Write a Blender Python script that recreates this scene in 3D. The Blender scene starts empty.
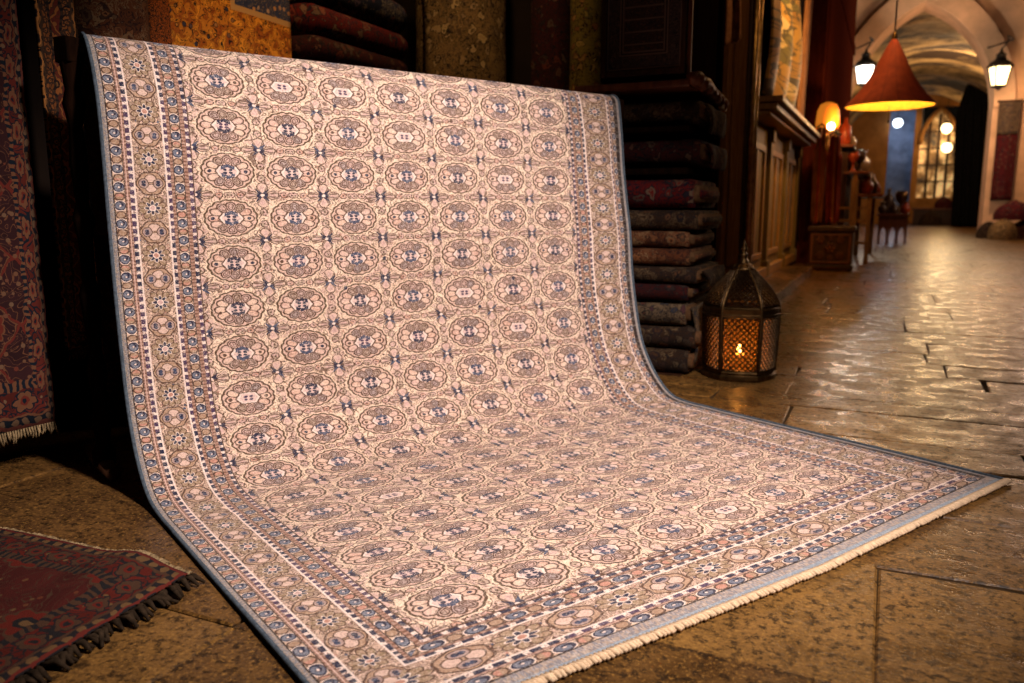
import bpy, math, random
from mathutils import Vector, noise as mnoise
random.seed(7)
R = math.radians
PI = math.pi
sc = bpy.context.scene
COL = sc.collection

# ------------------------------------------------------------------ mesh builder
class MB:
    def __init__(s):
        s.v = []; s.f = []; s.uv = []; s.mi = []
    def face(s, idx, uv=None, mi=0):
        s.f.append(tuple(idx)); s.uv.append(uv); s.mi.append(mi)
    def box(s, x0, x1, y0, y1, z0, z1, mi=0, taper=0.0):
        n = len(s.v); t = taper
        cx, cy = (x0+x1)/2, (y0+y1)/2
        for z, k in ((z0, 1.0), (z1, 1.0-t)):
            for x, y in ((x0, y0), (x1, y0), (x1, y1), (x0, y1)):
                s.v.append((cx+(x-cx)*k, cy+(y-cy)*k, z))
        for q in ((3, 2, 1, 0), (4, 5, 6, 7), (0, 1, 5, 4), (1, 2, 6, 5), (2, 3, 7, 6), (3, 0, 4, 7)):
            s.face([n+i for i in q], mi=mi)
        return s
    def tube(s, pts, r, seg=10, mi=0, cap=True):
        pts = [Vector(p) for p in pts]
        rs = r if isinstance(r, (list, tuple)) else [r]*len(pts)
        n0 = len(s.v); up = None
        for i, p in enumerate(pts):
            d = (pts[min(i+1, len(pts)-1)]-pts[max(i-1, 0)]).normalized()
            if up is None:
                up = d.orthogonal().normalized()
            up = (up-d*up.dot(d)).normalized(); sd = d.cross(up)
            for k in range(seg):
                a = 2*PI*k/seg
                s.v.append(tuple(p+up*math.cos(a)*rs[i]+sd*math.sin(a)*rs[i]))
        for i in range(len(pts)-1):
            for k in range(seg):
                a = n0+i*seg+k; b = n0+i*seg+(k+1) % seg
                s.face((a, b, b+seg, a+seg), mi=mi)
        if cap:
            s.face([n0+k for k in range(seg)][::-1], mi=mi)
            s.face([n0+(len(pts)-1)*seg+k for k in range(seg)], mi=mi)
        return s
    def lathe(s, prof, c=(0, 0, 0), seg=24, mi=0, rot=0.0, cap=True):
        n0 = len(s.v)
        for r, z in prof:
            for k in range(seg):
                a = 2*PI*k/seg+rot
                s.v.append((c[0]+r*math.cos(a), c[1]+r*math.sin(a), c[2]+z))
        for i in range(len(prof)-1):
            for k in range(seg):
                a = n0+i*seg+k; b = n0+i*seg+(k+1) % seg
                s.face((a, b, b+seg, a+seg), mi=mi)
        if cap:
            s.face([n0+k for k in range(seg)][::-1], mi=mi)
            s.face([n0+(len(prof)-1)*seg+k for k in range(seg)], mi=mi)
        return s
    def grid(s, fn, nu, nv, mi=0, uvfn=None):
        n0 = len(s.v)
        for j in range(nv+1):
            for i in range(nu+1):
                s.v.append(tuple(fn(i/nu, j/nv)))
        for j in range(nv):
            for i in range(nu):
                a = n0+j*(nu+1)+i
                q = None
                if uvfn:
                    q = [uvfn(i/nu, j/nv), uvfn((i+1)/nu, j/nv), uvfn((i+1)/nu, (j+1)/nv), uvfn(i/nu, (j+1)/nv)]
                s.face((a, a+1, a+nu+2, a+nu+1), q, mi)
        return s
    def prism(s, poly, fn, h0, h1, mi=0):
        # poly: 2-d outline; fn(a, b, h) -> point
        n0 = len(s.v); n = len(poly)
        for h in (h0, h1):
            for a, b in poly:
                s.v.append(tuple(fn(a, b, h)))
        s.face([n0+i for i in range(n)][::-1], mi=mi); s.face([n0+n+i for i in range(n)], mi=mi)
        for i in range(n):
            j = (i+1) % n
            s.face((n0+i, n0+j, n0+n+j, n0+n+i), mi=mi)
        return s
    def ball(s, c, r, seg=14, rings=8, mi=0, sz=1.0):
        pr = [(max(1e-4, r*math.sin(PI*i/rings)), -r*sz*math.cos(PI*i/rings)) for i in range(rings+1)]
        return s.lathe(pr, c, seg, mi)
    def build(s, name, mats, parent=None, smooth=False, bevel=0.0, weight=False):
        me = bpy.data.meshes.new(name)
        me.from_pydata(s.v, [], s.f)
        mats = mats if isinstance(mats, (list, tuple)) else [mats]
        for m in mats:
            me.materials.append(m)
        uvl = me.uv_layers.new(name='UVMap') if any(u for u in s.uv) else None
        for p in me.polygons:
            p.material_index = s.mi[p.index]; p.use_smooth = smooth
            if uvl and s.uv[p.index]:
                for li, q in zip(p.loop_indices, s.uv[p.index]):
                    uvl.data[li].uv = q
        me.update()
        o = bpy.data.objects.new(name, me); COL.objects.link(o)
        if parent:
            o.parent = parent
        if bevel > 0:
            b = o.modifiers.new('Bevel', 'BEVEL'); b.width = bevel; b.segments = 2; b.limit_method = 'ANGLE'
        return o

def tag(o, label, cat, group=None, kind=None):
    o['label'] = label; o['category'] = cat
    if group: o['group'] = group
    if kind: o['kind'] = kind
    return o
def thing(name, label, cat, loc=(0, 0, 0), rz=0.0, group=None):
    o = bpy.data.objects.new(name, None); COL.objects.link(o)
    o.location = loc; o.rotation_euler = (0, 0, rz); o.empty_display_size = 0.1
    return tag(o, label, cat, group)
def struct(o):
    o['kind'] = 'structure'; return o
def copy_tree(o, parent=None):
    c = o.copy(); COL.objects.link(c)
    if parent: c.parent = parent
    for ch in list(o.children):
        copy_tree(ch, c)
    return c

# ------------------------------------------------------------------ node expressions
class X:
    def __init__(s, g, k): s.g = g; s.k = k
    def __add__(a, b): return a.g.m('ADD', a, b)
    __radd__ = __add__
    def __sub__(a, b): return a.g.m('SUBTRACT', a, b)
    def __rsub__(a, b): return a.g.m('SUBTRACT', b, a)
    def __mul__(a, b): return a.g.m('MULTIPLY', a, b)
    __rmul__ = __mul__
    def __truediv__(a, b): return a.g.m('DIVIDE', a, b)
    def __neg__(a): return a.g.m('MULTIPLY', a, -1.0)
    def __lt__(a, b): return a.g.m('LESS_THAN', a, b)
    def __gt__(a, b): return a.g.m('GREATER_THAN', a, b)
    def abs(a): return a.g.m('ABSOLUTE', a)
    def frac(a): return a.g.m('FRACT', a)
    def floor(a): return a.g.m('FLOOR', a)
    def sin(a): return a.g.m('SINE', a)
    def cos(a): return a.g.m('COSINE', a)
    def sqrt(a): return a.g.m('SQRT', a)
    def band(a, c, w): return a.g.m('COMPARE', a, c, w)      # |a-c| <= w
    def clamp(a):
        o = a.g.m('ADD', a, 0.0); o.k.node.use_clamp = True; return o

class G:
    def __init__(s, name):
        s.mat = bpy.data.materials.new(name); s.mat.use_nodes = True
        s.nt = s.mat.node_tree; s.b = s.nt.nodes['Principled BSDF']; s.out = s.nt.nodes['Material Output']
    def link(s, a, sock):
        if isinstance(a, X): s.nt.links.new(a.k, sock)
        elif isinstance(a, (tuple, list)): sock.default_value = tuple(a)+((1.0,) if len(a) == 3 and sock.type == 'RGBA' else ())
        else: sock.default_value = a
    def m(s, op, *a):
        n = s.nt.nodes.new('ShaderNodeMath'); n.operation = op
        for i, q in enumerate(a): s.link(q, n.inputs[i])
        return X(s, n.outputs[0])
    def mn(s, a, b): return s.m('MINIMUM', a, b)
    def mx(s, a, b): return s.m('MAXIMUM', a, b)
    def hyp(s, a, b): return (a*a+b*b).sqrt()
    def atan2(s, a, b): return s.m('ARCTAN2', a, b)
    def ell(s, x, y, rx, ry):
        return s.hyp(x/rx, y/ry)
    def mix(s, f, a, b):
        n = s.nt.nodes.new('ShaderNodeMix'); n.data_type = 'RGBA'
        s.link(f, n.inputs[0]); s.link(a, n.inputs[6]); s.link(b, n.inputs[7])
        return X(s, n.outputs[2])
    def fmix(s, f, a, b):
        return (b-a)*f+a
    def uv(s):
        n = s.nt.nodes.new('ShaderNodeUVMap'); n.uv_map = 'UVMap'
        q = s.nt.nodes.new('ShaderNodeSeparateXYZ'); s.nt.links.new(n.outputs[0], q.inputs[0])
        return X(s, q.outputs[0]), X(s, q.outputs[1]), X(s, n.outputs[0])
    def obj(s):
        n = s.nt.nodes.new('ShaderNodeTexCoord'); return X(s, n.outputs['Object'])
    def gen(s):
        n = s.nt.nodes.new('ShaderNodeNewGeometry'); return X(s, n.outputs['Position'])
    def sep(s, v):
        q = s.nt.nodes.new('ShaderNodeSeparateXYZ'); s.link(v, q.inputs[0])
        return X(s, q.outputs[0]), X(s, q.outputs[1]), X(s, q.outputs[2])
    def vec(s, x, y, z=0.0):
        q = s.nt.nodes.new('ShaderNodeCombineXYZ')
        for i, a in enumerate((x, y, z)): s.link(a, q.inputs[i])
        return X(s, q.outputs[0])
    def rnd(s):
        n = s.nt.nodes.new('ShaderNodeObjectInfo'); return X(s, n.outputs['Random'])
    def noise(s, v, scale, det=2.0, rough=0.5, dist=0.0, color=False):
        n = s.nt.nodes.new('ShaderNodeTexNoise'); s.link(v, n.inputs['Vector'])
        n.inputs['Scale'].default_value = scale; n.inputs['Detail'].default_value = det
        n.inputs['Roughness'].default_value = rough; n.inputs['Distortion'].default_value = dist
        return X(s, n.outputs[1 if color else 0])
    def voro(s, v, scale, feat='F1', rnd=1.0, out='Distance'):
        n = s.nt.nodes.new('ShaderNodeTexVoronoi'); n.feature = feat; s.link(v, n.inputs['Vector'])
        n.inputs['Scale'].default_value = scale; n.inputs['Randomness'].default_value = rnd
        return X(s, n.outputs[out])
    def white(s, v):
        n = s.nt.nodes.new('ShaderNodeTexWhiteNoise'); n.noise_dimensions = '3D'; s.link(v, n.inputs['Vector'])
        return X(s, n.outputs[0])
    def ramp(s, f, stops):
        n = s.nt.nodes.new('ShaderNodeValToRGB'); s.link(f, n.inputs[0]); e = n.color_ramp.elements
        while len(e) < len(stops): e.new(0.5)
        for q, (p, c) in zip(e, stops): q.position = p; q.color = tuple(c)+(1,)
        return X(s, n.outputs[0])
    def rng(s, f, a, b, c=0.0, d=1.0):
        n = s.nt.nodes.new('ShaderNodeMapRange'); s.link(f, n.inputs[0])
        for i, q in enumerate((a, b, c, d)): n.inputs[i+1].default_value = q
        return X(s, n.outputs[0])
    def bump(s, h, strength=0.3, dist=0.01):
        n = s.nt.nodes.new('ShaderNodeBump'); n.inputs['Strength'].default_value = strength; n.inputs['Distance'].default_value = dist
        s.link(h, n.inputs['Height']); s.nt.links.new(n.outputs[0], s.b.inputs['Normal']); return s
    def done(s, col, rough=0.8, metal=0.0, spec=0.5, sheen=0.0):
        s.link(col, s.b.inputs['Base Color']); s.link(rough, s.b.inputs['Roughness']); s.link(metal, s.b.inputs['Metallic'])
        s.b.inputs['Specular IOR Level'].default_value = spec
        if sheen: s.b.inputs['Sheen Weight'].default_value = sheen
        return s.mat
def srgb(r, g, b):
    f = lambda c: (c/255/12.92) if c/255 <= 0.04045 else ((c/255+0.055)/1.055)**2.4
    return (f(r), f(g), f(b))

# ------------------------------------------------------------------ materials
def m_wood(name, c1, c2, rough=0.45, scale=6.0, axis=2, spec=0.3):
    g = G(name); p = g.obj(); x, y, z = g.sep(p)
    k = [x, y, z]; k[axis] = k[axis]*0.12
    v = g.vec(*k)
    n = g.noise(v, scale*6, 4, 0.6, 0.6); n2 = g.noise(v, scale*26, 3, 0.6)
    c = g.mix(g.rng(n, 0.35, 0.7), c1, c2)
    c = g.mix(g.rng(n2, 0.45, 0.75, 0, 0.5), c, tuple(q*0.4 for q in c1))
    g.bump(n2, 0.25, 0.004)
    return g.done(c, g.rng(n, 0.3, 0.7, rough-0.1, rough+0.15), 0.0, spec)
def m_plain(name, c, rough=0.6, metal=0.0, var=0.25, scale=9.0, bump=0.2, spec=0.3):
    g = G(name); p = g.obj()
    n = g.noise(p, scale, 5, 0.6)
    col = g.mix(g.rng(n, 0.35, 0.7), tuple(q*(1-var) for q in c), tuple(min(1, q*(1+var)) for q in c))
    if bump: g.bump(g.noise(p, scale*5, 4, 0.6), bump, 0.01)
    return g.done(col, rough, metal, 0.5 if metal > 0.5 else (spec if rough < 0.8 else 0.05))
def m_emit(name, c, strength):
    g = G(name); p = g.obj()
    n = g.noise(p, 6, 2)
    g.link(g.mix(n, c, tuple(min(1.0, q*1.15) for q in c)), g.b.inputs['Emission Color'])
    g.b.inputs['Emission Strength'].default_value = strength
    return g.done(tuple(c), 0.4)
def m_oriental(name, ground, cols, dark, scale=9.0, sheen=0.0):
    """an all-over floral carpet: vines, blossoms with dark outlines, small leaves, on any surface"""
    g = G(name); p0 = g.obj()
    sh = g.rnd()*17.0
    x, y, z = g.sep(p0); p = g.vec(x+sh, y+sh*0.7, z+sh*1.3)
    ja, jb, jc = g.sep(g.noise(p, scale*1.9, 2, 0.6, 0.0, True)); kj = 0.9/scale
    p = g.vec(x+sh+(ja-0.5)*kj, y+sh*0.7+(jb-0.5)*kj, z+sh*1.3+(jc-0.5)*kj)
    wob = g.noise(p, scale*0.8, 2)
    n = g.noise(p, scale*1.1, 1.0, 0.5, 1.2)
    vine = (n*11.0).frac().band(0.5, 0.16)
    d = g.voro(p, scale*1.5, 'F1', 0.8); r = g.voro(p, scale*1.5, 'F1', 0.8, 'Color')
    rx, ry, rz = g.sep(r)
    d2 = g.voro(p, scale*4.2, 'F1', 1.0); r2 = g.voro(p, scale*4.2, 'F1', 1.0, 'Color'); sx, sy, sz = g.sep(r2)
    c = g.mix(g.rng(wob, 0.3, 0.7), ground, tuple(q*0.65 for q in ground))
    c = g.mix((d2 < 0.27)*(sx > 0.35), c, g.ramp(sy, [(0.0, cols[0]), (0.45, cols[1]), (0.8, cols[2])]))
    c = g.mix((d2.band(0.3, 0.05))*(sx > 0.35), c, dark)
    c = g.mix(vine, c, g.mix((wob > 0.5), cols[1], dark))
    c = g.mix((d < 0.42)*(rz > 0.3), c, dark)
    c = g.mix((d < 0.36)*(rz > 0.3), c, g.ramp(rx, [(0.0, cols[0]), (0.5, cols[2]), (1.0, cols[1])]))
    c = g.mix((d < 0.2)*(rz > 0.3), c, g.ramp(ry, [(0.0, dark), (0.5, ground), (1.0, cols[0])]))
    c = g.mix((d < 0.09)*(rz > 0.3), c, cols[2])
    f = g.noise(p, 420, 1)
    g.bump(f+n*0.5, 0.5, 0.006)
    return g.done(c, 0.92, 0.0, 0.15, sheen)
def m_bordered(name, ground, cols, dark, edge, WID, bw, cell, lattice=True, side_k=1.0):
    """a carpet with border bands and a lattice field, drawn in its own flat coordinates (metres)"""
    g = G(name); u, v, p = g.uv()
    u = u+(g.noise(p, 26, 2)-0.5)*0.03; v = v+(g.noise(g.vec(v, u, 0.7), 26, 2)-0.5)*0.03
    uw = g.mn(u, WID-u)*side_k; d = g.mn(uw, v)
    isU = uw < v
    al = g.fmix(isU, u, v)
    n = g.noise(p, 14, 2, 0.5, 0.8)
    cx = (u/cell).frac()-0.5; cy = (v/(cell*1.3)).frac()-0.5
    dia = cx.abs()+cy.abs()
    c = g.mix(g.rng(n, 0.3, 0.7), ground, tuple(q*0.6 for q in ground))
    nn = (n*9.0).frac()
    c = g.mix(nn.band(0.5, 0.055), c, cols[2])
    if lattice:
        c = g.mix(dia.band(0.48, 0.03), c, cols[0])
        c = g.mix(dia.band(0.43, 0.012), c, cols[2])
    r = g.hyp(cx, cy); th = g.atan2(cy, cx)
    pet = (th*4.0).cos().abs()*0.06+0.16
    c = g.mix(r < pet+0.03, c, cols[2]); c = g.mix(r < pet, c, cols[0]); c = g.mix(r < 0.11, c, dark); c = g.mix(r < 0.06, c, cols[1])
    d3 = g.voro(p, 38, 'F1', 1.0); r3 = g.voro(p, 38, 'F1', 1.0, 'Color'); sx, sy, sz = g.sep(r3)
    c = g.mix((d3 < 0.26)*(sx > 0.4)*(r > 0.25), c, g.ramp(sy, [(0, cols[0]), (0.5, cols[1]), (1, cols[2])]))
    # border
    inb = d < bw
    bx = (al/(bw*0.62)).frac()-0.5; by = (d-bw*0.55)/(bw*0.62)
    rb = g.hyp(bx, by); tb = g.atan2(by, bx)
    bc = g.mix(g.rng(n, 0.3, 0.7), cols[0], tuple(q*0.55 for q in cols[0]))
    bc = g.mix(nn.band(0.5, 0.14), bc, dark)
    bc = g.mix(rb < (tb*3.0).cos().abs()*0.1+0.3, bc, dark); bc = g.mix(rb < (tb*3.0).cos().abs()*0.1+0.25, bc, cols[2])
    bc = g.mix(rb < 0.16, bc, cols[0]); bc = g.mix(rb < 0.08, bc, dark)
    bc = g.mix((d3 < 0.25)*(sx > 0.5)*(rb > 0.4), bc, cols[1])
    g1 = (d < bw*0.24)
    gx = (al/0.035).frac()-0.5; gy = (d-bw*0.14)/0.035
    gc = g.mix(g.hyp(gx, gy) < 0.3, dark, cols[1])
    bc = g.mix(g1, bc, gc)
    bc = g.mix(d.band(bw*0.25, 0.004), bc, cols[2]); bc = g.mix(d.band(bw*0.04, bw*0.04), bc, edge)
    bc = g.mix(d.band(bw*0.9, bw*0.1), bc, g.mix((al/0.02).frac() < 0.5, dark, cols[2]))
    c = g.mix(inb, c, bc)
    f = g.noise(p, 500, 1); g.bump(f+n*0.4, 0.5, 0.006)
    return g.done(c, 0.92, 0.0, 0.15)

# --- the pale display carpet
FCW, FCH = 0.2167, 0.15
B0 = 0.238
WP = 2*B0+7*FCW
def m_display():
    g = G('ivory_medallion_weave'); u0, v0, p0 = g.uv()
    # hand-knotted irregularity of the drawing
    jx = g.noise(p0, 70, 1); jy = g.noise(g.vec(v0+3.1, u0, 0.4), 70, 1)
    u = u0+(jx-0.5)*0.006; v = v0+(jy-0.5)*0.006
    p = g.vec(u, v, 0.0)
    ivory = srgb(246, 217, 192); brown = srgb(88, 58, 44); navy = srgb(30, 34, 62); blue = srgb(60, 70, 98); mauve = srgb(206, 168, 162)
    tan = srgb(170, 136, 112); olive = srgb(150, 130, 112); rust = srgb(190, 134, 116); white = srgb(236, 212, 202); purple = srgb(70, 48, 80)
    pale = srgb(232, 198, 176); slate = srgb(108, 113, 130); grey = srgb(170, 142, 136)
    wn = g.noise(p0, 4.0, 3); fine = g.noise(p0, 75, 2, 0.6); fine2 = g.noise(p0, 170, 1, 0.6)
    d = g.mn(g.mn(u0, WP-u0), v0)
    uw = g.mn(u0, WP-u0)
    isU = uw < v0
    # ---------- field
    fx = (u-B0)/FCW; fy = (v-B0)/FCH
    ix = fx.floor(); iy = fy.floor()
    rc = g.white(g.vec(ix, iy, 0.0)); rc2 = g.white(g.vec(ix, iy, 3.0))
    x = fx.frac()-0.5; y = fy.frac()-0.5
    r = g.hyp(x, y); th = g.atan2(y, x)
    n1 = g.noise(p, 22, 1.5, 0.5, 0.7); n2 = g.noise(p, 40, 1.0, 0.5, 0.6)
    vine = (n1*9.0).frac().band(0.5, 0.12)
    vine2 = (n2*7.0).frac().band(0.5, 0.11)
    c = g.mix(g.rng(wn, 0.3, 0.7), ivory, pale)
    dv = g.voro(p, 85, 'F1', 1.0); cv = g.voro(p, 85, 'F1', 1.0, 'Color'); va, vb, vc = g.sep(cv)
    c = g.mix((n1 > 0.54)*0.6, c, mauve)
    c = g.mix(vine2*0.75, c, tan)
    c = g.mix(vine*0.85, c, brown)
    c = g.mix((dv < 0.3)*(va > 0.55), c, g.ramp(vb, [(0.0, olive), (0.35, rust), (0.6, grey), (0.9, brown)]))
    sc_r = (th*8.0).sin().abs()*0.020+0.378
    c = g.mix((r < sc_r+0.036)*0.75, c, g.mix(vine2*0.8, ivory, tan))
    ax = (x.abs()-0.5).abs(); ay = (y.abs()-0.5).abs()      # measured from the cell corner
    outm = r > sc_r+0.025
    # fan palmettes around the star at every corner
    for (px, py, rx, ry, fill) in ((0.0, 0.155, 0.085, 0.115, mauve), (0.165, 0.0, 0.10, 0.085, grey)):
        e = g.ell(ax-px, ay-py, rx, ry)
        fan = (g.atan2(ay, ax)*7.0).sin()
        c = g.mix((e < 1.0)*outm*0.8, c, g.mix(e < 0.5, g.mix(fine, fill, pale), mauve))
        c = g.mix((e < 0.85)*outm*fan.band(1.0, 0.3)*0.8, c, brown)
        c = g.mix(e.band(1.0, 0.11)*outm*(fine2 > 0.4), c, brown)
    for (px, py, rx, ry, fill) in ((0.0, 0.37, 0.06, 0.075, olive), (0.34, 0.0, 0.06, 0.06, rust), (0.47, 0.0, 0.05, 0.055, olive)):
        e = g.ell(ax-px, ay-py, rx, ry)
        c = g.mix((e < 1.0)*outm*0.7, c, g.mix(fine > 0.5, fill, mauve))
        c = g.mix(e.band(0.95, 0.17)*outm*(fine2 > 0.42), c, brown)
        c = g.mix((e < 0.3)*outm*(rc > 0.4), c, brown)
    pa = (ax+ay)*0.707; pq = (ax-ay*0.8)*0.707
    arm = (pq.abs() < 0.026-(pa-0.06).abs()*0.2)*(pa > 0.03)
    c = g.mix(arm*(rc > 0.12), c, g.mix(rc2 > 0.3, blue, navy))
    c = g.mix(g.ell(ax-0.06, ay, 0.03, 0.042) < 1.0, c, g.mix(rc > 0.3, brown, navy))
    c = g.mix(g.ell(ax, ay, 0.028, 0.028) < 1.0, c, white)
    # medallion
    mc = g.mix(fine, pale, mauve)
    mc = g.mix((n2*9.0).frac().band(0.5, 0.14)*0.7, mc, tan)
    N = 12.0
    ts = (th*(N/(2*PI))+0.5).frac()-0.5
    kk = (th*(N/(2*PI))+0.5).floor()
    tang = ts*(2*PI/N)*r
    rr_ = r-0.245
    wid = 0.066+rr_*0.30
    pe = g.ell(tang, rr_, wid, 0.098)
    side = x.abs() > y.abs()*1.2
    kind = g.white(g.vec(kk, ix, iy))
    pcol = g.mix(side, g.ramp(kind, [(0.0, olive), (0.3, grey), (0.6, slate), (0.85, mauve)]), g.ramp(kind, [(0.0, mauve), (0.4, pale), (0.75, rust), (0.9, mauve)]))
    mc = g.mix((pe < 1.0)*0.58, mc, pcol)
    mc = g.mix((pe < 0.72)*(fine2 > 0.52)*0.7, mc, g.mix(side, brown, pale))
    mc = g.mix(pe.band(0.62, 0.1)*(1.0-side*1.0), mc, brown)
    mc = g.mix(pe.band(1.0, 0.13), mc, brown)
    hexr = g.mx(x.abs()/0.19+y.abs()/0.34, y.abs()/0.125)
    mc = g.mix(hexr < 1.0, mc, white)
    mc = g.mix((hexr < 0.75)*0.6, mc, mauve)
    mc = g.mix(hexr.band(1.0, 0.07), mc, brown)
    ch = (y.abs()-0.125+x.abs()*0.55).abs()
    mc = g.mix((ch < 0.038)*(x.abs() < 0.10)*(rc > 0.1)*(fine2 > 0.36), mc, g.mix(rc2 > 0.5, navy, blue))
    mc = g.mix(g.ell(x.abs()-0.042, y.abs()-0.032, 0.03, 0.026) < 1.0, mc, g.mix(rc > 0.4, purple, navy))
    mc = g.mix((g.ell(x.abs()-0.27, y, 0.03, 0.036) < 1.0)*(rc2 > 0.3), mc, g.mix(rc > 0.6, brown, navy))
    c = g.mix(r < sc_r, c, mc)
    c = g.mix((r-sc_r).abs() < 0.016, c, g.mix(rc*0.7, brown, srgb(84, 62, 34)))
    # scattered darker knots
    dk = g.voro(p0, 9, 'F1', 1.0); dkc = g.voro(p0, 9, 'F1', 1.0, 'Color'); ka, kb, kc = g.sep(dkc)
    c = g.mix((dk < 0.065)*(ka > 0.45), c, g.mix(kb > 0.5, brown, navy))
    # ---------- borders
    al = g.fmix(isU, u*0.58, v)
    nb = (n1*11.0).frac()
    def stripe(c, lo, hi, col):
        return g.mix(d.band((lo+hi)/2, (hi-lo)/2), c, col)
    def flower_band(c0, period):
        a = (al/period).frac()-0.5; b = (d-c0)/period
        ki = g.white(g.vec((al/period).floor(), c0*90.0, 0.0))
        base = g.mix(fine, pale, srgb(196, 160, 130))
        base = g.mix((n2*9.0).frac().band(0.5, 0.15), base, brown)
        e2 = g.ell(a.abs()-0.5, b, 0.2, 0.25)
        base = g.mix(e2 < 1.0, base, g.mix(ki > 0.75, tan, rust)); base = g.mix(e2.band(0.9, 0.16), base, brown)
        e = g.hyp(a, b)
        base = g.mix(e < 0.30, base, white)
        base = g.mix(e < 0.265, base, navy)
        sw = (g.hyp(a-0.04, b+0.03)*26.0+g.atan2(b, a)).sin()
        base = g.mix((e < 0.215)*(sw > 0.0), base, slate)
        base = g.mix(e < 0.05, base, white)
        return base
    b1 = flower_band(0.0335, 0.0545); b2 = flower_band(0.1965, 0.0545)
    per = 0.148
    ma = (al/per).frac()-0.5
    k1 = ma*per; k2 = ma.abs()*per-per*0.5; bb = d-0.118
    gnd = g.mix(g.rng(wn, 0.35, 0.65), srgb(204, 170, 154), srgb(184, 150, 132))
    base = g.mix((n1 > 0.5)*0.7, gnd, srgb(158, 130, 112))
    base = g.mix((n2*9.0).frac().band(0.5, 0.16), base, brown)
    base = g.mix(nb.band(0.5, 0.1), base, pale)
    base = g.mix((dv < 0.3)*(va > 0.5), base, g.ramp(vb, [(0, mauve), (0.3, olive), (0.6, rust), (0.8, blue)]))
    ro = g.hyp(k1, bb); to = g.atan2(bb, k1)
    lob = (to*5.0).cos().abs()
    leaf = ro < 0.03+lob*0.0085
    base = g.mix(leaf, base, g.mix(fine2 > 0.5, srgb(146, 122, 94), srgb(176, 144, 122)))
    base = g.mix((lob < 0.33)*leaf*(ro > 0.02), base, brown)
    base = g.mix((ro-(0.03+lob*0.0085)).abs() < 0.0016, base, brown)
    petl = (to*4.0).cos().abs()
    base = g.mix(ro < petl*0.012+0.0115, base, white)
    base = g.mix(ro < petl*0.0125+0.0085, base, navy)
    base = g.mix(ro < 0.0095, base, white); base = g.mix(ro < 0.0066, base, g.mix(ki_any(g, al, per), rust, mauve))
    kx = k2.abs()
    rq = g.ell(k2, bb, 0.034, 0.038)+(g.atan2(bb, k2)*6.0).cos()*0.05
    base = g.mix(rq < 1.0, base, g.mix(fine2 > 0.5, srgb(186, 150, 126), tan))
    base = g.mix(rq.band(1.0, 0.06), base, brown)
    for q, cc in ((g.ell(kx-0.0145, bb, 0.0115, 0.0145), srgb(214, 180, 166)), (g.ell(k2, bb.abs()-0.0195, 0.0135, 0.0125), grey)):
        base = g.mix(q < 1.15, base, brown); base = g.mix(q < 0.95, base, cc)
    q2 = g.ell(k2.abs()-0.004, bb.abs()-0.0195, 0.005, 0.006)
    base = g.mix(q2 < 1.0, base, g.mix(fine > 0.5, navy, blue))
    bc = base
    bc = stripe(bc, 0.0185, 0.049, b1)
    bc = stripe(bc, 0.183, 0.2105, b2)
    dash = (al/0.0235).frac()
    dcol = g.mix(dash < 0.6, g.mix(fine2 > 0.45, srgb(150, 120, 112), white), g.mix(rc > 0.5, navy, purple))
    brn = g.mix((al/0.011).frac() < 0.45, srgb(168, 128, 112), srgb(120, 82, 66))
    bc = stripe(bc, -0.1, 0.006, g.mix(fine, srgb(150, 158, 170), srgb(130, 140, 152)))
    bc = stripe(bc, 0.006, 0.0185, g.mix(fine2 > 0.5, srgb(172, 152, 140), srgb(134, 128, 134)))
    bc = stripe(bc, 0.0168, 0.0203, srgb(40, 28, 28))
    bc = stripe(bc, 0.047, 0.061, brn)
    bc = stripe(bc, 0.0532, 0.0558, srgb(214, 176, 164))
    bc = stripe(bc, 0.0475, 0.0495, srgb(48, 32, 30))
    bc = stripe(bc, 0.061, 0.0725, dcol)
    bc = stripe(bc, 0.0725, 0.0768, white)
    bc = stripe(bc, 0.159, 0.1635, white)
    bc = stripe(bc, 0.1635, 0.1735, dcol)
    bc = stripe(bc, 0.1735, 0.1835, brn)
    bc = stripe(bc, 0.182, 0.184, srgb(48, 32, 30)); bc = stripe(bc, 0.2095, 0.2115, srgb(48, 32, 30))
    bc = stripe(bc, 0.2115, 0.2235, brn)
    bc = stripe(bc, 0.2235, 0.2345, dcol)
    bc = stripe(bc, 0.2345, 0.2385, brown)
    c = g.mix(d < B0, c, bc)
    # yarn-to-yarn variation of the dye
    yarn = g.white(g.vec((u0*380.0).floor(), (v0*380.0).floor(), 1.0))
    c = g.mix(g.rng(yarn, 0.5, 1.0, 0.0, 0.34), c, srgb(104, 76, 60))
    c = g.mix(g.rng(yarn, 0.0, 0.3, 0.22, 0.0), c, srgb(255, 238, 226))
    h = g.noise(p0, 520, 1)
    g.bump(h+yarn*0.6, 0.55, 0.004)
    return g.done(c, 0.88, 0.0, 0.2, 0.1)
def ki_any(g, al, per):
    return g.white(g.vec((al/per).floor(), 0.3, 7.0)) > 0.5

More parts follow.
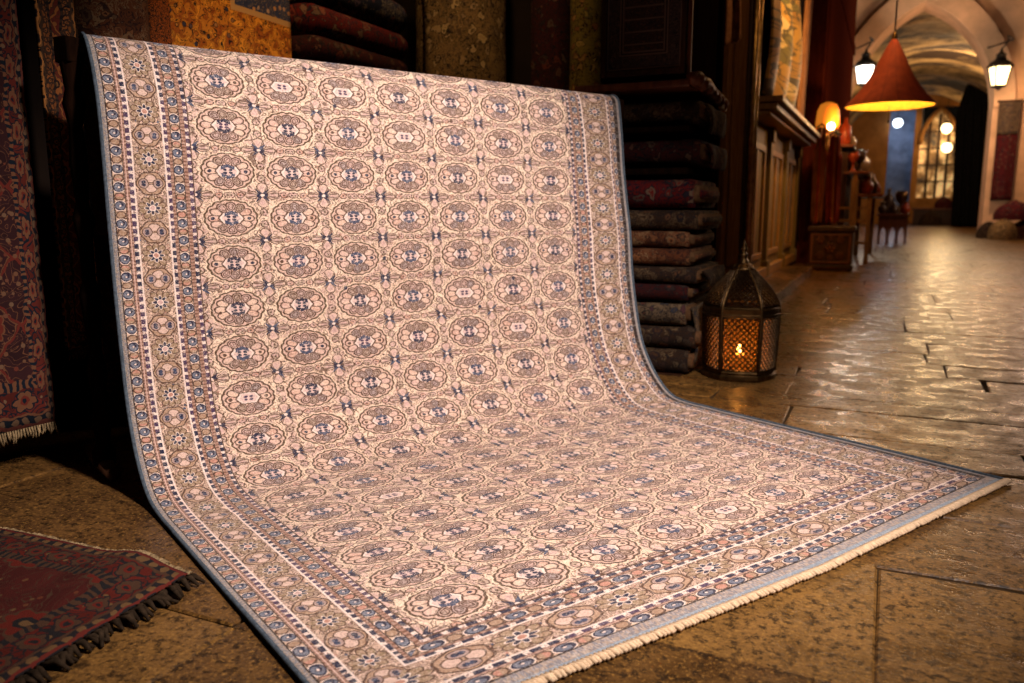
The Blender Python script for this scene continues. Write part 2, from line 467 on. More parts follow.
M = {}
M['display'] = m_display()
M['selvedge'] = m_plain('blue_wool_binding', srgb(74, 82, 92), 0.85, var=0.4, scale=120)
M['fringe_cream'] = m_plain('cream_cotton_fringe', srgb(214, 182, 150), 0.9, var=0.2, scale=90)
M['fringe_old'] = m_plain('old_cotton_fringe', srgb(128, 106, 78), 0.9, var=0.5, scale=60)
M['tassel_dark'] = m_plain('dark_wool_tassel', (0.028, 0.017, 0.010), 0.9, var=0.5, scale=60)
M['backing'] = m_plain('jute_backing', srgb(88, 62, 42), 0.95, var=0.3, scale=60)
M['dark_wood'] = m_wood('dark_walnut', (0.026, 0.010, 0.005), (0.065, 0.024, 0.010), 0.45, spec=0.2)
M['red_wood'] = m_wood('red_brown_mahogany', (0.085, 0.022, 0.009), (0.17, 0.05, 0.018), 0.4)
M['ebony'] = m_wood('black_stained_wood', (0.006, 0.003, 0.002), (0.016, 0.006, 0.003), 0.85, spec=0.0)
M['column_wood'] = m_wood('wine_red_painted_wood', (0.07, 0.014, 0.008), (0.13, 0.028, 0.013), 0.85, spec=0.0)
M['post_wood'] = m_wood('brown_post_wood', (0.10, 0.042, 0.016), (0.21, 0.10, 0.04), 0.85, spec=0.0)
M['oak'] = m_wood('golden_oak', (0.20, 0.095, 0.035), (0.36, 0.19, 0.075), 0.45)
M['panel_wood'] = m_wood('olive_painted_wood', (0.12, 0.075, 0.025), (0.19, 0.12, 0.042), 0.55)
M['brass'] = m_plain('aged_brass', (0.13, 0.07, 0.026), 0.34, 0.95, 0.4, 30, 0.25)
M['dark_brass'] = m_plain('blackened_brass', (0.075, 0.042, 0.02), 0.36, 0.9, 0.5, 40, 0.3)
M['gilt'] = m_plain('gilded_edge', (0.55, 0.33, 0.10), 0.3, 0.9, 0.35, 18, 0.2)
M['iron'] = m_plain('black_wrought_iron', (0.015, 0.012, 0.010), 0.5, 0.6, 0.3, 20, 0.2)
M['black'] = m_plain('flat_black', (0.006, 0.005, 0.005), 0.95, 0, 0.4, 8, 0.2)
M['gold_roll'] = m_oriental('golden_brown_carpet_weave', (0.25, 0.14, 0.05), [(0.42, 0.27, 0.11), (0.09, 0.05, 0.025), (0.33, 0.2, 0.09)], (0.02, 0.014, 0.01), 11)
M['rust_roll'] = m_oriental('rust_carpet_weave', (0.12, 0.035, 0.013), [(0.20, 0.075, 0.028), (0.18, 0.095, 0.045), (0.03, 0.01, 0.007)], (0.025, 0.01, 0.008), 12)
M['olive_roll'] = m_oriental('olive_gold_carpet_weave', (0.20, 0.13, 0.02), [(0.32, 0.2, 0.05), (0.08, 0.07, 0.02), (0.2, 0.06, 0.02)], (0.02, 0.014, 0.006), 13)
M['crimson'] = m_oriental('crimson_carpet_weave', (0.11, 0.007, 0.006), [(0.15, 0.02, 0.012), (0.01, 0.007, 0.014), (0.12, 0.07, 0.045)], (0.012, 0.006, 0.01), 10)
M['maroon'] = m_oriental('maroon_carpet_weave', (0.045, 0.006, 0.005), [(0.09, 0.016, 0.008), (0.008, 0.005, 0.008), (0.08, 0.044, 0.028)], (0.01, 0.005, 0.006), 11)
M['navy_rug'] = m_oriental('navy_carpet_weave', (0.010, 0.012, 0.03), [(0.12, 0.03, 0.015), (0.14, 0.10, 0.07), (0.03, 0.04, 0.08)], (0.008, 0.008, 0.018), 14)
M['brown_rug'] = m_oriental('brown_carpet_weave', (0.035, 0.016, 0.008), [(0.10, 0.04, 0.016), (0.10, 0.062, 0.032), (0.012, 0.008, 0.01)], (0.012, 0.008, 0.008), 14)
M['cream_rug'] = m_oriental('cream_carpet_weave', (0.15, 0.095, 0.055), [(0.09, 0.022, 0.014), (0.06, 0.038, 0.022), (0.02, 0.024, 0.04)], (0.02, 0.014, 0.012), 14)
M['hung_left'] = m_bordered('madder_red_lattice_weave', (0.03, 0.008, 0.009), [(0.10, 0.014, 0.009), (0.13, 0.07, 0.04), (0.12, 0.045, 0.022)], (0.005, 0.007, 0.012), (0.12, 0.03, 0.02), 0.88, 0.15, 0.16, True, 2.4)
M['hung_strip'] = m_bordered('orange_edged_runner_weave', (0.12, 0.02, 0.012), [(0.24, 0.075, 0.02), (0.17, 0.07, 0.022), (0.04, 0.02, 0.012)], (0.012, 0.008, 0.008), (0.4, 0.15, 0.04), 0.13, 0.05, 0.1)
M['floor_rug'] = m_bordered('brick_red_border_weave', (0.055, 0.007, 0.005), [(0.085, 0.009, 0.005), (0.10, 0.05, 0.02), (0.05, 0.022, 0.012)], (0.010, 0.008, 0.009), (0.09, 0.012, 0.008), 1.5, 0.12, 0.2, False)
# ------------------------------------------------------------------ stone floor
def m_stone():
    g = G('worn_limestone'); p = g.gen()
    a = g.noise(p, 1.3, 4, 0.6); b = g.noise(p, 8, 5, 0.6); c_ = g.noise(p, 42, 5, 0.7); d_ = g.noise(p, 120, 3, 0.7)
    c = g.mix(g.rng(b, 0.34, 0.64), srgb(66, 43, 20), srgb(124, 86, 41))
    gi = g.nt.nodes.new('ShaderNodeNewGeometry'); isl = X(g, gi.outputs['Random Per Island'])
    c = g.mix(g.rng(a, 0.4, 0.65, 0, 0.6), c, srgb(88, 60, 38))
    c = g.mix(g.rng(isl, 0.0, 1.0, 0.45, 0.0), c, srgb(54, 35, 20))
    c = g.mix(g.rng(isl, 0.6, 1.0, 0.0, 0.4), c, srgb(146, 108, 58))
    c = g.mix(g.rng(c_, 0.49, 0.6, 0, 0.85), c, srgb(30, 19, 10))
    c = g.mix(g.rng(d_, 0.54, 0.68, 0, 0.6), c, srgb(158, 114, 56))
    c = g.mix(g.rng(d_, 0.32, 0.44, 0.5, 0), c, srgb(26, 16, 9))
    ro = g.rng(b, 0.38, 0.62, 0.19, 0.44)+g.rng(c_, 0.5, 0.62, 0, 0.15)
    g.bump(a*1.1+b*0.8+c_*0.25+d_*0.15, 0.32, 0.014)
    return g.done(c, ro, 0.0, 0.13)
M['stone'] = m_stone()
M['grout'] = m_plain('dark_joint_mortar', srgb(58, 43, 28), 0.9, var=0.3, scale=20)

def build_floor():
    mb = MB()
    rows = [-1.2, -0.3, 0.25, 0.62, 1.09, 1.38, 1.9, 2.3, 2.74, 3.0, 3.41, 3.62, 4.01, 4.28, 4.62, 4.95, 5.35, 5.8, 6.6]
    while rows[-1] < 46:
        rows.append(rows[-1]+random.uniform(0.45, 0.95))
    fixed = {4: [-2.4, -1.1, -0.6, -0.05, 0.4, 1.1], 5: [-2.3, -1.45, -0.7, 0.03, 0.9], 3: [-1.9, -1.09, -0.52, 0.02, 0.5], 6: [-2.2, -1.3, -0.5, 0.45, 1.2],
             11: [-2, -1.2, -0.36, 0.6, 1.5], 12: [-1.9, -1.0, -0.36, 0.45, 1.3]}
    for i in range(len(rows)-1):
        y0, y1 = rows[i], rows[i+1]
        xs = [-3.4]
        if i in fixed:
            xs += fixed[i]
        while xs[-1] < 5.2:
            xs.append(xs[-1]+random.uniform(0.8, 1.7)*(1.0 if y0 < 8 else 1.3))
        for k in range(len(xs)-1):
            x0, x1 = xs[k], xs[k+1]
            j = lambda: random.uniform(-0.018, 0.018)
            g_ = 0.0045
            P = [(x0+g_+j()*0.5, y0+g_+j()), (x1-g_+j()*0.5, y0+g_+j()), (x1-g_+j()*0.5, y1-g_+j()), (x0+g_+j()*0.5, y1-g_+j())]
            cx, cy = (x0+x1)/2, (y0+y1)/2
            tx, ty = random.uniform(-0.004, 0.004), random.uniform(-0.006, 0.006)
            n = len(mb.v)
            for (x, y) in P: mb.v.append((x, y, -0.03))
            for (x, y) in P: mb.v.append((x, y, -0.005+(x-cx)*tx*0.5))
            for (x, y) in P:
                q = 0.005
                mb.v.append((x+(q if x < cx else -q), y+(q if y < cy else -q), -0.001+(x-cx)*tx*0.5+(y-cy)*ty*0.5))
            for a in range(4):
                b = (a+1) % 4
                mb.face((n+a, n+b, n+4+b, n+4+a)); mb.face((n+4+a, n+4+b, n+8+b, n+8+a))
            mb.face((n+8, n+9, n+10, n+11))
    n = len(mb.v)
    mb.v += [(-3.4, -1.2, -0.007), (6, -1.2, -0.007), (6, 46.5, -0.007), (-3.4, 46.5, -0.007)]
    mb.face((n, n+1, n+2, n+3), mi=1)
    struct(mb.build('floor', [M['stone'], M['grout']]))
build_floor()

# ------------------------------------------------------------------ the display carpet
S_ = 0.8
A0 = Vector((-0.577, 0.8435, 0)); Wd = Vector((0.4647, 0.8855, 0)); Ld = Vector((0.8855, -0.4647, 0)); RW = 2.064
PZ = [0.9, 1.2, 1.45, 1.56, 1.60, 1.60, 1.57, 1.48, 1.36, 1.2, 1.02, .86, .67, .48, .30, .17, .08, .03, .012, .008, .008, .008]
PL = [-2.225, -2.225, -2.22, -2.20, -2.165, -2.13, -2.085, -2.02, -1.975, -1.955, -1.948, -1.945, -1.94, -1.925, -1.895, -1.835, -1.755, -1.67, -1.56, -1.4, -.7, 0]
PR = [-2.225, -2.225, -2.215, -2.19, -2.155, -2.115, -2.08, -2.062, -2.045, -2.03, -2.005, -1.98, -1.96, -1.92, -1.865, -1.79, -1.71, -1.64, -1.56, -1.4, -.7, 0]
def interp(x, xs, ys):
    if x <= xs[0]: return ys[0]
    for a in range(len(xs)-1):
        if x <= xs[a+1]:
            t = (x-xs[a])/(xs[a+1]-xs[a]) if xs[a+1] > xs[a] else 0
            return ys[a]+(ys[a+1]-ys[a])*t
    return ys[-1]
def catmull(ys, xs, x):
    n = len(xs); a = 0
    while a < n-2 and x > xs[a+1]: a += 1
    t = (x-xs[a])/(xs[a+1]-xs[a]); t = max(0, min(1, t))
    def tg(i):
        if i <= 0: return (ys[1]-ys[0])/(xs[1]-xs[0])
        if i >= n-1: return (ys[-1]-ys[-2])/(xs[-1]-xs[-2])
        return (ys[i+1]-ys[i-1])/(xs[i+1]-xs[i-1])
    h = xs[a+1]-xs[a]; t2 = t*t; t3 = t2*t
    return (2*t3-3*t2+1)*ys[a]+(t3-2*t2+t)*h*tg(a)+(-2*t3+3*t2)*ys[a+1]+(t3-t2)*h*tg(a+1)
arc = [0]
for i in range(1, len(PZ)):
    arc.append(arc[-1]+S_*math.hypot((PL[i]+PR[i]-PL[i-1]-PR[i-1])/2, PZ[i]-PZ[i-1]))
TOT = arc[-1]
def rug_pt(t, q, off=0.0):
    """t across 0..1, q along from the back 0..1"""
    s = q*TOT
    zl = catmull(PZ, arc, s); a = catmull(PL, arc, s); b = catmull(PR, arc, s)
    sm = (a*(1-t)+b*t)*S_
    z = max(0.006, zl*S_)
    fl = TOT-s
    wave = 0.004*math.sin(t*9+s*4.0)+0.003*math.sin(t*17-s*7)
    if fl < 1.1: wave *= 0.25
    if fl > 0.02 and fl < 0.5:
        wave *= fl/0.5
    p = A0+Wd*(RW*t)+Ld*(sm+(wave if fl > 1.15 else 0))+Vector((0, 0, z+(abs(wave) if fl <= 1.15 else 0)+off))
    return p
UX = [0, 0.014, 0.018, 0.05, 0.076, 0.16, 0.186, 0.238, 1.755, 1.78, 1.836, 1.988, 2.023, 2.05, 2.064]
UY = [0, 0.0165, 0.0185, 0.05, 0.076, 0.16, 0.186, B0, WP-B0, WP-0.214, WP-0.163, WP-0.076, WP-0.02, WP-0.0165, WP]
VX = [0.022, 0.040, 0.066, 0.070, 0.095, 0.101, 0.113, 0.118, 0.203, 0.207, 0.217, 0.225, 0.25, 0.257, 0.268, 0.276]
VY = [-0.006, 0.006, 0.0168, 0.0203, 0.048, 0.061, 0.0725, 0.0768, 0.159, 0.1635, 0.1735, 0.1835, 0.2105, 0.2235, 0.2345, B0]
rowv = [.386, .558, .705, .857, 1.027, 1.178, 1.339, 1.467, 1.601, 1.738, 1.875, 2.012, 2.148, 2.288, 2.422, 2.559]
VX += rowv; VY += [B0+FCH*(k+0.5) for k in range(len(rowv))]
VX.append(4.0); VY.append(VY[-1]+(4.0-2.559)/0.1365*FCH)
def front_skew(u):
    return 0.0636*max(0, 1.1-u)
def q_end(t, inset):
    return 1-(inset+front_skew(t*RW))/TOT
def rug_uv(t, q):
    u = t*RW; v = (1-q)*TOT
    k = max(0, min(1, (v-0.5)/1.7)); k = k*k*(3-2*k)
    sft = 0.036*math.sin(PI*max(0, min(1, (u-.238)/1.517)))*k
    v -= front_skew(u)*max(0, 1-v/0.7)
    if u > 0: v += interp(v, [0, .276, .55, 1.1, 1.5, 2.0, 3], [0, 0, .055, .055, .035, 0, 0])*min(1.1, u/1.65)
    return (interp(u+sft if .238 < u < 1.755 else u, UX, UY), interp(v, VX, VY))
NU, NV = 110, 420
carpet = thing('display_carpet', 'large ivory carpet with rows of medallions, draped from rack down onto the stone floor', 'carpet', tuple(A0))
AT = lambda p: Vector(p)-A0
mb = MB(); qf = 1-0.03/TOT
mb.grid(lambda a, b: AT(rug_pt(1-a, b*q_end(1-a, 0.022))), NU, NV, 0, lambda a, b: rug_uv(1-a, b*q_end(1-a, 0.022)))
o = mb.build('pile', [M['display'], M['backing']], carpet, True)
so = o.modifiers.new('Solidify', 'SOLIDIFY'); so.thickness = 0.008; so.offset = -1; so.material_offset = 1; so.material_offset_rim = 1
for t, nm in ((0.0, 'edge_binding'), (1.0, 'edge_binding')):
    mb = MB()
    pts = [AT(rug_pt(t, k/200*q_end(t, 0.022), 0.0))+Vector((0, 0, 0.001)) for k in range(201)]
    mb.tube(pts, 0.0052, 8)
    o = mb.build(nm, M['selvedge'], carpet, True); o['label'] = 'blue woven edge binding'
mb = MB(); rr = random.Random(3)
nfr = 210
for k in range(nfr):
    t = (k+0.5)/nfr
    p0 = AT(rug_pt(t, q_end(t, 0.024)))+Vector((0, 0, 0.0005)); sk = rr.uniform(0.003, 0.007); ln = 0.022+rr.uniform(-0.0015, 0.002)
    p1 = p0+Ld*ln*0.55+Wd*sk; p2 = p0+Ld*ln+Wd*sk*1.6
    p1.z = 0.009; p2.z = 0.005
    mb.tube([p0, p1, p2], [0.0048, 0.0056, 0.0042], 6)
o = mb.build('fringe', M['fringe_cream'], carpet, True); o['label'] = 'short cream twisted fringe along the front edge'

# rack that carries it
rack = thing('carpet_rack', 'dark carved wooden rack holding up the ivory carpet', 'rack', tuple(A0+Ld*(-1.72)))
OR = A0+Ld*(-1.72)
def rk(t, s, z): return A0+Wd*t+Ld*s+Vector((0, 0, z))-OR
mb = MB(); mb.tube([rk(-0.03, -1.72, 1.245), rk(RW+0.035, -1.72, 1.245)], 0.022, 14)
mb.build('rail', M['dark_wood'], rack, True)
baluster = [(0.03, 0.0), (0.034, 0.04), (0.02, 0.07), (0.026, 0.12), (0.018, 0.2), (0.028, 0.3), (0.017, 0.34), (0.024, 0.45), (0.03, 0.52), (0.018, 0.56), (0.02, 0.68), (0.03, 0.74), (0.017, 0.78), (0.024, 0.9), (0.018, 1.0), (0.03, 1.06), (0.02, 1.1), (0.028, 1.17), (0.028, 1.22)]
for t in (-0.035, RW+0.04):
    mb = MB(); c = rk(t, -1.72, 0.0); mb.lathe(baluster, (c.x, c.y, 0.03), 14)
    mb.build('post', M['ebony'], rack, True)
    mb = MB(); e0 = rk(t, -1.98, 0.03); e1 = rk(t, -1.46 if t > 1 else -1.60, 0.03)
    mb.tube([e0, (e0+e1)/2, e1], [0.02, 0.028, 0.02], 10); mb.build('foot', M['dark_wood'], rack, True)
    mb = MB(); c = rk(t, -1.72, 1.25); mb.box(c.x-0.028, c.x+0.028, c.y-0.028, c.y+0.028, 1.2, 1.27); mb.build('end_block', M['ebony'], rack, bevel=0.005)

# ------------------------------------------------------------------ room shell
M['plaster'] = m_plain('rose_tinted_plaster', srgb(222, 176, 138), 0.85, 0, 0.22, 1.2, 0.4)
M['dim_plaster'] = m_plain('near_black_plaster', (0.012, 0.007, 0.005), 0.95, 0, 0.4, 2.0, 0.4)  # near-black plaster with slight random tone, on walls and ceiling
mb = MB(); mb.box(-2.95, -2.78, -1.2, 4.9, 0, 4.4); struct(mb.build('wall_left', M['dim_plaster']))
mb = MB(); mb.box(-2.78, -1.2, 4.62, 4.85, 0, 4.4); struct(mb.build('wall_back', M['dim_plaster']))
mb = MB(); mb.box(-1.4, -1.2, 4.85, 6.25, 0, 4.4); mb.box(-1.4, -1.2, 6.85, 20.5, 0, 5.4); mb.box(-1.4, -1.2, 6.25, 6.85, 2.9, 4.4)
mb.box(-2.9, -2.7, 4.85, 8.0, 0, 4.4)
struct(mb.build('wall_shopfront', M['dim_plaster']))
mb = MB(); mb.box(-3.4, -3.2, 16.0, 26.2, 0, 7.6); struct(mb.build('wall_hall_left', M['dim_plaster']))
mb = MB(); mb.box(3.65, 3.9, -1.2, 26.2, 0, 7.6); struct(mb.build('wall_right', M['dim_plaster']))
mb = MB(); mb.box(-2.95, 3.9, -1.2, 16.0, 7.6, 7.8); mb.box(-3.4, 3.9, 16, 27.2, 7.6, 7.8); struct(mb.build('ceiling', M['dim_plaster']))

def arch_pts(cx, hw, spring, apex, n=14):
    """pointed arch outline, left foot to right foot"""
    h = apex-spring; Rr = (hw*hw+h*h)/(2*hw); L = []
    th = math.asin(min(1, h/Rr))
    for k in range(n+1):
        a = th*k/n
        L.append((cx-hw+Rr-Rr*math.cos(a), spring+Rr*math.sin(a)))
    Rt = [(2*cx-x, z) for x, z in L[::-1]][1:]
    return [(cx-hw, 0.0)]+L+Rt+[(cx+hw, 0.0)]
def arch_wall(y0, y1, x0, x1, z1, op, mat, name):
    mb = MB(); n = len(op)
    def P(i, y, outer):
        x, z = op[i]
        if not outer: return (x, y, z)
        if i == 0: return (x0, y, 0)
        if i == n-1: return (x1, y, 0)
        # radial outward to rectangle
        f = i/(n-1)
        if f < 0.3: return (x0, y, z1*f/0.3)
        if f > 0.7: return (x1, y, z1*(1-f)/0.3)
        return (x0+(x1-x0)*(f-0.3)/0.4, y, z1)
    for i in range(n-1):
        b = len(mb.v)
        mb.v += [P(i, y0, 0), P(i+1, y0, 0), P(i+1, y0, 1), P(i, y0, 1), P(i, y1, 0), P(i+1, y1, 0), P(i+1, y1, 1), P(i, y1, 1)]
        mb.face((b, b+3, b+2, b+1)); mb.face((b+4, b+5, b+6, b+7)); mb.face((b, b+1, b+5, b+4))
    return mb.build(name, mat)
OP = arch_pts(0.5, 1.85, 3.5, 6.4)
struct(arch_wall(26.0, 27.2, -3.4, 4.6, 7.7, OP, M['plaster'], 'wall_arch'))
# raised moulding around the opening
mb = MB()
OUT = arch_pts(0.5, 2.35, 3.5, 7.05); IN = OP
for i in range(1, len(OP)-2):
    b = len(mb.v)
    for (x, z), y in ((IN[i], 25.82), (IN[i+1], 25.82), (OUT[i+1], 25.82), (OUT[i], 25.82), (IN[i], 26.0), (IN[i+1], 26.0), (OUT[i+1], 26.0), (OUT[i], 26.0)):
        mb.v.append((x, y, z))
    mb.face((b, b+3, b+2, b+1)); mb.face((b, b+1, b+5, b+4)); mb.face((b+2, b+3, b+7, b+6))
struct(mb.build('trim_1', M['plaster']))
# vault beyond the arch, rough stone courses
def m_vault():
    g = G('rough_vault_stone'); p = g.gen(); x, y, z = g.sep(p)
    n = g.noise(g.vec(x*0.5, y, z), 0.9, 4, 0.6, 0.8)
    b = g.noise(p, 3.0, 4, 0.65)
    c = g.mix(g.rng(n, 0.38, 0.62), srgb(52, 34, 20), srgb(200, 164, 112))
    c = g.mix(g.rng(b, 0.45, 0.7, 0, 0.5), c, srgb(50, 34, 22))
    g.bump(n*1.0+b*0.4, 0.8, 0.25)
    return g.done(c, 0.9)
M['vault'] = m_vault()
mb = MB()
def vault(a, b):
    th = PI*a; y = 27.2+18.3*b
    k = 1+0.05*mnoise.noise((a*3, y*0.9, 1.0))+0.04*math.sin(y*2.1)
    return (0.8-3.4*math.cos(th)*k, y, 3.4+2.9*math.sin(th)*k)
mb.grid(vault, 26, 60)
mb.box(-2.7, -2.55, 27.2, 45.5, 0, 3.6); mb.box(4.15, 4.3, 27.2, 45.5, 0, 3.6)
struct(mb.build('ceiling_vault', M['vault'], smooth=True))
# far wall with a doorway and a glazed arch
M['far_stone'] = m_plain('far_amber_stone', srgb(150, 104, 58), 0.85, 0, 0.3, 1.5, 0.4)
mb = MB()
yb0, yb1 = 45.5, 46.0
mb.box(-2.9, -0.3, yb0, yb1, 0, 6.8); mb.box(0.85, 1.12, yb0, yb1, 0, 6.8); mb.box(2.78, 4.6, yb0, yb1, 0, 6.8)
mb.box(-0.3, 0.85, yb0, yb1, 5.6, 6.8); mb.box(1.12, 2.78, yb0, yb1, 5.7, 6.8); mb.box(1.12, 2.78, yb0, yb1, 0, 1.3)
struct(mb.build('wall_far', M['far_stone']))
# ------------------------------------------------------------------ far end: lit window, blue passage, lamps
def m_amber():
    g = G('amber_window_glass'); p = g.obj(); x, y, z = g.sep(p)
    n = g.noise(g.vec(x, y, z*0.8), 1.6, 3, 0.6)
    c = g.ramp(n, [(0.36, (0.03, 0.012, 0.004)), (0.5, (0.30, 0.14, 0.035)), (0.62, (1.0, 0.62, 0.24))])  # bright and dark patches of glow stand for a lit shop behind the glass
    g.link(c, g.b.inputs['Emission Color']); g.b.inputs['Emission Strength'].default_value = 0.55
    return g.done(c, 0.4)
M['amber_glass'] = m_amber()
M['white_glass'] = m_emit('glowing_white_glass', (1.0, 0.90, 0.80), 7.0)
M['warm_glass'] = m_emit('glowing_warm_glass', (1.0, 0.74, 0.36), 4.5)
M['blue_bulb'] = m_emit('glowing_blue_white_glass', (0.72, 0.82, 1.0), 6.0)
M['bulb'] = m_emit('glowing_amber_bulb', (1.0, 0.66, 0.26), 34.0)
M['slate_wall'] = m_plain('blue_grey_plaster', (0.22, 0.25, 0.32), 0.8, 0, 0.3, 2.0, 0.3)
mb = MB(); mb.prism(arch_pts(1.95, 0.82, 3.9, 5.6, 8)[:], lambda a, b, h: (a, 45.75+h, max(b, 1.3)), 0, 0.04)
w1 = struct(mb.build('window_1', M['amber_glass']))
mb = MB()
for x in (1.53, 1.95, 2.37): mb.box(x-0.06, x+0.06, 45.64, 45.73, 1.3, 5.35 if x == 1.95 else 5.0)
for z in (2.1, 2.9, 3.7, 4.5): mb.box(1.15, 2.75, 45.64, 45.73, z-0.03, z+0.03)
mb.build('window_bars', M['dark_wood'], w1)
mb = MB(); ipts = arch_pts(1.95, 0.82, 3.9, 5.6, 8)[1:-1]
mb.tube([(a, 45.5, b) for a, b in ipts], 0.11, 6); struct(mb.build('trim_2', M['far_stone'], smooth=True))
mb = MB(); mb.box(-0.6, 1.2, 48.8, 49, 0, 6); mb.box(-0.62, -0.5, 46, 49, 0, 6); mb.box(1.1, 1.2, 46, 49, 0, 6); mb.box(-0.6, 1.2, 46, 49, 5.9, 6.1)
struct(mb.build('wall_passage', M['slate_wall']))
def ball_lamp(name, label, x, y, z, r, mat, top, group=None):
    t = thing(name, label, 'lamp', (x, y, z), 0, group)
    MB().ball((0, 0, 0), r, 16, 10).build('globe', mat, t, True)
    MB().lathe([(0.10, r*0.86), (0.12, r*0.95), (0.07, r*1.1), (0.02, r*1.3)], seg=12).build('cap', M['iron'], t, True)
    MB().tube([(0, 0, r*1.2), (0, 0, top-z)], 0.015, 6).build('hanging_rod', M['iron'], t, True)
    return t
ball_lamp('globe_lamp', 'small blue-white globe lamp hanging far back in the bluish doorway', 0.06, 45.2, 4.95, 0.22, M['blue_bulb'], 6.1)
ball_lamp('globe_lamp', 'upper of two warm globe lamps in front of the far amber window', 2.19, 44.6, 4.56, 0.24, M['warm_glass'], 6.2, 'globe lamps before the amber window')
ball_lamp('globe_lamp', 'lower of two warm globe lamps in front of the far amber window', 2.27, 44.7, 3.66, 0.24, M['warm_glass'], 4.2, 'globe lamps before the amber window')
# counter under the window
t = thing('stall_counter', 'low dark stall counter below the far amber window', 'counter', (1.9, 43.2, 0))
MB().box(-0.95, 0.95, -0.4, 0.4, 0.72, 0.8).build('counter_top', M['red_wood'], t, bevel=0.02)
MB().box(-0.88, 0.88, -0.32, 0.32, 0.06, 0.72).build('counter_front', M['dark_wood'], t, bevel=0.02)
MB().box(-0.92, 0.92, -0.36, 0.36, 0, 0.06).build('plinth', M['dark_wood'], t)
def sack(name, label, loc, rx, ry, h, mat, seed, group=None, cat='cloth bundle'):
    rr = random.Random(seed); mb = MB(); ph = [rr.uniform(0, 6) for _ in range(5)]
    def f(a, b):
        th = 2*PI*a; k = 1+0.10*math.sin(3*th+ph[0])*b+0.05*math.sin(7*th+ph[1])
        rad = math.sin(PI*min(0.5+b*0.5, 0.998))**0.55*(1.0-0.08*(1-b))
        return (rx*k*rad*math.cos(th), ry*k*rad*math.sin(th), h*(b**0.8)*(1+0.06*math.sin(2*th+ph[2])))
    mb.grid(f, 28, 9)
    o = mb.build(name, mat, None, True); o.location = loc
    return tag(o, label, cat, group)
sack('cloth_bundle', 'ochre cloth bundle heaped at the left of the far counter', (0.45, 42.5, 0), 0.4, 0.4, 0.95, M['olive_roll'], 1, 'bundles by the far counter')
sack('cloth_bundle', 'brown cloth bundle on the floor in front of the far counter', (1.75, 42.3, 0), 0.5, 0.35, 0.7, M['brown_rug'], 2, 'bundles by the far counter')
sack('cloth_bundle', 'dark red cloth bundle on the far counter top', (2.25, 43.2, 0.8), 0.4, 0.3, 0.5, M['crimson'], 3, 'bundles by the far counter')
# dark drape at right beyond the arch
mb = MB()
def drape(a, b):
    z = 6.3*b; tap = 1-0.8*max(0, (b-0.72)/0.28)**1.3
    x0 = 2.62+0.0*b; x = 3.1+(a-0.42)*1.5*tap-0.25*b
    return (x, 39.8+0.12*math.sin(a*30)*(1-0.5*b), z)
mb.grid(drape, 60, 24)
o = mb.build('dark_curtain', M['black'], None, True); so = o.modifiers.new('Solidify', 'SOLIDIFY'); so.thickness = 0.03
tag(o, 'tall black curtain hanging at the right beyond the stone arch', 'curtain')

# ------------------------------------------------------------------ street lanterns
def street_lantern(label, loc, glass, s=1.0, wall_dx=0.35):
    t = thing('street_lantern', label, 'lantern', loc, 0.35, 'street lanterns at the arch')
    for k in range(4):
        a0 = PI/4+k*PI/2; a1 = a0+PI/2
        mb = MB(); b_ = [(0.17*math.cos(a0), 0.17*math.sin(a0), 0.0), (0.17*math.cos(a1), 0.17*math.sin(a1), 0.0), (0.27*math.cos(a1), 0.27*math.sin(a1), 0.48), (0.27*math.cos(a0), 0.27*math.sin(a0), 0.48)]
        mb.v += [tuple(s*q for q in p) for p in b_]+[tuple(s*q*(0.97 if i < 2 else 1) for i, q in enumerate(p)) for p in b_]
        mb.face((0, 1, 2, 3)); mb.face((7, 6, 5, 4))
        mb.build('glass_pane', glass, t)
        mb = MB(); mb.tube([tuple(s*q for q in b_[0]), tuple(s*q for q in b_[3])], 0.022*s, 6); mb.build('corner_bar', M['iron'], t)
    MB().lathe([(0.3*s, 0.47*s), (0.31*s, 0.5*s), (0.24*s, 0.6*s), (0.12*s, 0.68*s), (0.1*s, 0.76*s), (0.13*s, 0.78*s), (0.04*s, 0.86*s), (0.015*s, 0.95*s)], seg=8, rot=PI/8).build('roof_cap', M['iron'], t)
    MB().lathe([(0.03*s, -0.1*s), (0.06*s, -0.06*s), (0.19*s, -0.01*s), (0.19*s, 0.02*s)], seg=8, rot=PI/8).build('base_cup', M['iron'], t)
    mb = MB(); pts = []
    for k in range(15):
        a = k/14
        pts.append((wall_dx*a*s*0.9+0.06*math.sin(a*PI*2), 1.42*a*1.0 if False else 0, 0.93*s+0.32*math.sin(a*PI*0.75)*s))
    mb.tube(pts, 0.02, 6); mb.tube([pts[-1], (pts[-1][0], 1.4, pts[-1][2]+0.05)], 0.02, 6)
    mb.build('bracket', M['iron'], t, True)
    return t
street_lantern('bright white street lantern behind the red conical lampshade', (-0.87, 24.5, 4.1), M['white_glass'], 0.98, 0.2)
street_lantern('warm street lantern on a curled bracket at the right of the stone arch', (2.29, 24.5, 3.86), M['warm_glass'], 0.98, 0.3)

